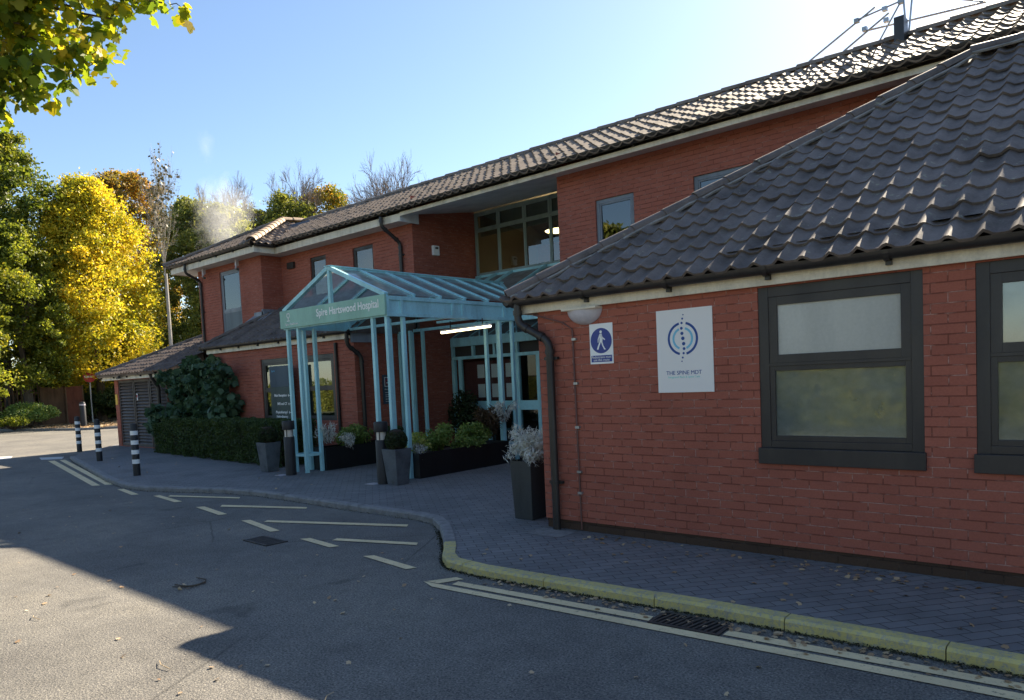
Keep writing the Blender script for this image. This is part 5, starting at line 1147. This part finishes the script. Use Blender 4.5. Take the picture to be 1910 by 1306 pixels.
MB().tube([(-47.2, 16.15, 0), (-47.2, 16.15, 3.2)], .04, 10).build("pole", M_METAL, ne)
dn = Vector((.94, -.34, 0)).normalized(); sd_ = Vector((.34, .94, 0)).normalized(); q = MB(); c0 = Vector((-47.2, 16.15, 2.72))+dn*.05
def facing(poly, off, m, nm_):
    vs = [tuple(c0+sd_*a+Vector((0, 0, b))+dn*(off+e)) for e in (0, .006) for a, b in poly]; n_ = len(poly)
    MB().add(vs, [tuple(range(n_)), tuple(range(n_, 2*n_))[::-1]]+[(i, (i+1) % n_, n_+(i+1) % n_, n_+i) for i in range(n_)]).build(nm_, m, ne)
facing(disc_poly(0, 0, .33), 0, M_RED, "disc"); facing([(-.26, -.055), (.26, -.055), (.26, .055), (-.26, .055)], .008, M_WHITE, "white_bar")
lp = thing("plain_bollard", "dark round bin post on the verge beside the no entry pole", "bollard", (-42.1, 13.96, 0))
MB().lathe((-42.1, 13.96, 0), [(.14, 0), (.14, 1.25), (.12, 1.3), (.03, 1.32)], 16).build("shaft", M_BLACKP, lp, smooth=True); MB().lathe((-42.1, 13.96, 1.12), [(.145, 0), (.145, .08)], 16).build("pale_band", M_OPAL, lp)
fk = MB(); 
for a, b in zip([(-60, 7.7), (-44, 12.0), (-39.9, 13.1), (-38.8, 14.5)], [(-44, 12.0), (-39.9, 13.1), (-38.8, 14.5), (-38.5, 30)]): fk.beam((a[0], a[1], -.02), (b[0], b[1], -.02), .15, .14)
fk = fk.build("far_kerb", M_KERB); tag(fk, "kerb along the far verge", None, kind="structure")

# hedge and trees on the near verge behind the viewer (seen mirrored in the windows)
hb2 = thing("verge_hedge", "leafy hedge along the verge opposite the brick wing", "hedge", (-3, -7, 0))
n = 60000; xx = rng.uniform(-58, 9, n); yy_ = -6.6-rng.random(n)*.25-np.abs(np.sin(xx*1.7))*.25; zz = rng.random(n)*(1.75+.25*np.sin(xx*1.3))
leaves("foliage", np.stack([xx, yy_, zz], 1), .11, L_OLIV, hb2, 'leaf'); MB().box(-58, 9, -8.2, -7.15, 0, 1.6).build("core", M_SOIL, hb2)
for k, (x, y, hgt, lm) in enumerate(((-6.5, -13, 9, L_OLIV), (2.5, -14, 10, L_GREEN), (-15, -15, 11, L_YG), (-24, -14, 10, L_OLIV), (9.5, -16, 11, L_ORG), (-34, -12, 12, L_YG))):
    tree("verge_tree", ("olive tree", "dark green tree", "yellow green tree", "tall olive tree", "russet tree", "broad yellow green tree")[k]+" on the verge across the road from the hospital", "tree", (x, y, 0), 6, hgt, 2.0, lm, M_BARK, 7000, .26, 40+k, 70, grp="trees opposite the hospital")

# ================================================================== LITTER, TWIGS, STEAM
def litter(n, fn, nm_, size, m):
    P = [];
    while len(P) < n:
        p = fn()
        if p is not None: P.append(p)
    return leaves(nm_, P, size, m, None, 'maple', flat=3.5)
def onpave():
    r_ = random.random()
    if r_ < .45: x = random.uniform(-4.3, 1); return (x, random.uniform(5.75, 6.08)-abs(random.gauss(0, .06)), .008)
    if r_ < .85: return (random.uniform(-9, 0.5), random.uniform(4.7, 6.0), .008) if True else None
    return (random.uniform(-20, -9), random.uniform(6.0, 7.6), .008)
ok = lambda p: p is not None and (p[0] > -4.9 or p[1] > 6.0 or (p[0] > -9 and p[1] > 6.0)) and not (p[0] > -4.96 and p[1] > 6.09)
l1 = litter(190, lambda: (lambda p: p if ok(p) else None)(onpave()), "fallen_leaves", .034, L_FALL); tag(l1, "scattered dry leaves on the pavement", None, kind="stuff")
def onroad():
    r_ = random.random()
    if r_ < .6: x = random.uniform(-4.2, .5); return (x, 4.52+(x+1.2)*.03-abs(random.gauss(0, .09)), RZ+.012)
    return (random.uniform(-14, 0), random.uniform(.8, 4.6), RZ+.010)
l2 = litter(330, onroad, "fallen_leaves", .030, L_FALL); tag(l2, "scattered dry leaves on the road", None, kind="stuff")
l3 = litter(2600, lambda: (lambda a, b: (a, b, .05) if b > 12+(a+44)*.27+.2 else None)(random.uniform(-50, -39), random.uniform(11.5, 19)), "fallen_leaves", .10, L_FALL); tag(l3, "brown leaf litter on the verge", None, kind="stuff")
def strand(P, r_, nm_, lab, m=None):
    o = MB().tube([(x, y, RZ+.012+.006*(k % 2)) for k, (x, y) in enumerate(P)], r_, 6).build(nm_, m or M_FALLM, None); own(o, (P[0][0], P[0][1], RZ)); tag(o, lab, "twig", "fallen twigs and stalks"); return o
M_FALLM = mat("dry_stalk", (.45, .34, .2), .8)
tw = thing("twig_cluster", "curled brown twig with a pale pod lying in the shaded road", "twig", (-6.35, 2.85, RZ))
q = MB(); Pq = [(-6.55, 3.0), (-6.42, 3.02), (-6.33, 2.97), (-6.30, 2.88), (-6.34, 2.80), (-6.44, 2.73)]
q.tube([(a, b, RZ+.014) for a, b in Pq], [.004, .006, .008, .009, .007, .004], 6); q.tube([(-6.50, 2.78, RZ+.012), (-6.38, 2.79, RZ+.02), (-6.28, 2.84, RZ+.014)], .006, 6); q.build("stem", M_BARK, tw)
MB().tube([(-6.36, 2.76, RZ+.016), (-6.31, 2.73, RZ+.02), (-6.28, 2.74, RZ+.016)], [.006, .012, .005], 6).build("pod", M_FALLM, tw)
for k, P in enumerate([[(-4.75, 1.9), (-4.66, 1.87), (-4.55, 1.88)], [(-3.42, 2.28), (-3.40, 2.22), (-3.35, 2.17)], [(-6.6, 1.72), (-6.53, 1.70), (-6.44, 1.72)]]):
    strand(P, .0024, "dry_stalk", ("pale dry stalk on the sunlit road near the lower left edge", "short curved pale stalk on the shaded road near the bottom edge", "thin bent stalk on sunlit asphalt far left")[k])
def steam(c, r, dens, lab):
    bpy_m = bpy.data.materials.new("steam"); bpy_m.use_nodes = True; t = bpy_m.node_tree; t.nodes.remove(t.nodes["Principled BSDF"])
    v = t.nodes.new("ShaderNodeVolumePrincipled"); v.inputs["Color"].default_value = (.97, .97, .97, 1); v.inputs["Anisotropy"].default_value = .3
    tc = N(bpy_m, "ShaderNodeTexCoord"); ln = N(bpy_m, "ShaderNodeVectorMath"); ln.operation = 'LENGTH'; L(bpy_m, tc.outputs["Object"], ln.inputs[0])
    nz = noise(bpy_m, tc.outputs["Object"], 1.7, 5, .65, .4)
    f1 = math_(bpy_m, 'SUBTRACT', 1, ln.outputs["Value"]); f2 = math_(bpy_m, 'ADD', f1, math_(bpy_m, 'MULTIPLY', math_(bpy_m, 'SUBTRACT', nz, .60), 1.7))
    d = math_(bpy_m, 'MULTIPLY', math_(bpy_m, 'MAXIMUM', f2, 0), dens); L(bpy_m, d, v.inputs["Density"]); t.links.new(v.outputs[0], t.nodes["Material Output"].inputs["Volume"])
    bm = bmesh.new(); bmesh.ops.create_icosphere(bm, subdivisions=3, radius=1); me = bpy.data.meshes.new("steam"); bm.to_mesh(me); bm.free(); me.materials.append(bpy_m)
    o = link(bpy.data.objects.new("steam", me)); o.location = c; o.scale = r; tag(o, lab, None, kind="stuff"); return o
steam((-25.1, 13.4, 7.75), (1.5, 1.3, 1.8), .55, "white steam drifting up behind the roof end")
steam((-27.2, 14.0, 10.9), (.45, .4, .75), .22, "faint wisp of steam high above the roof end")
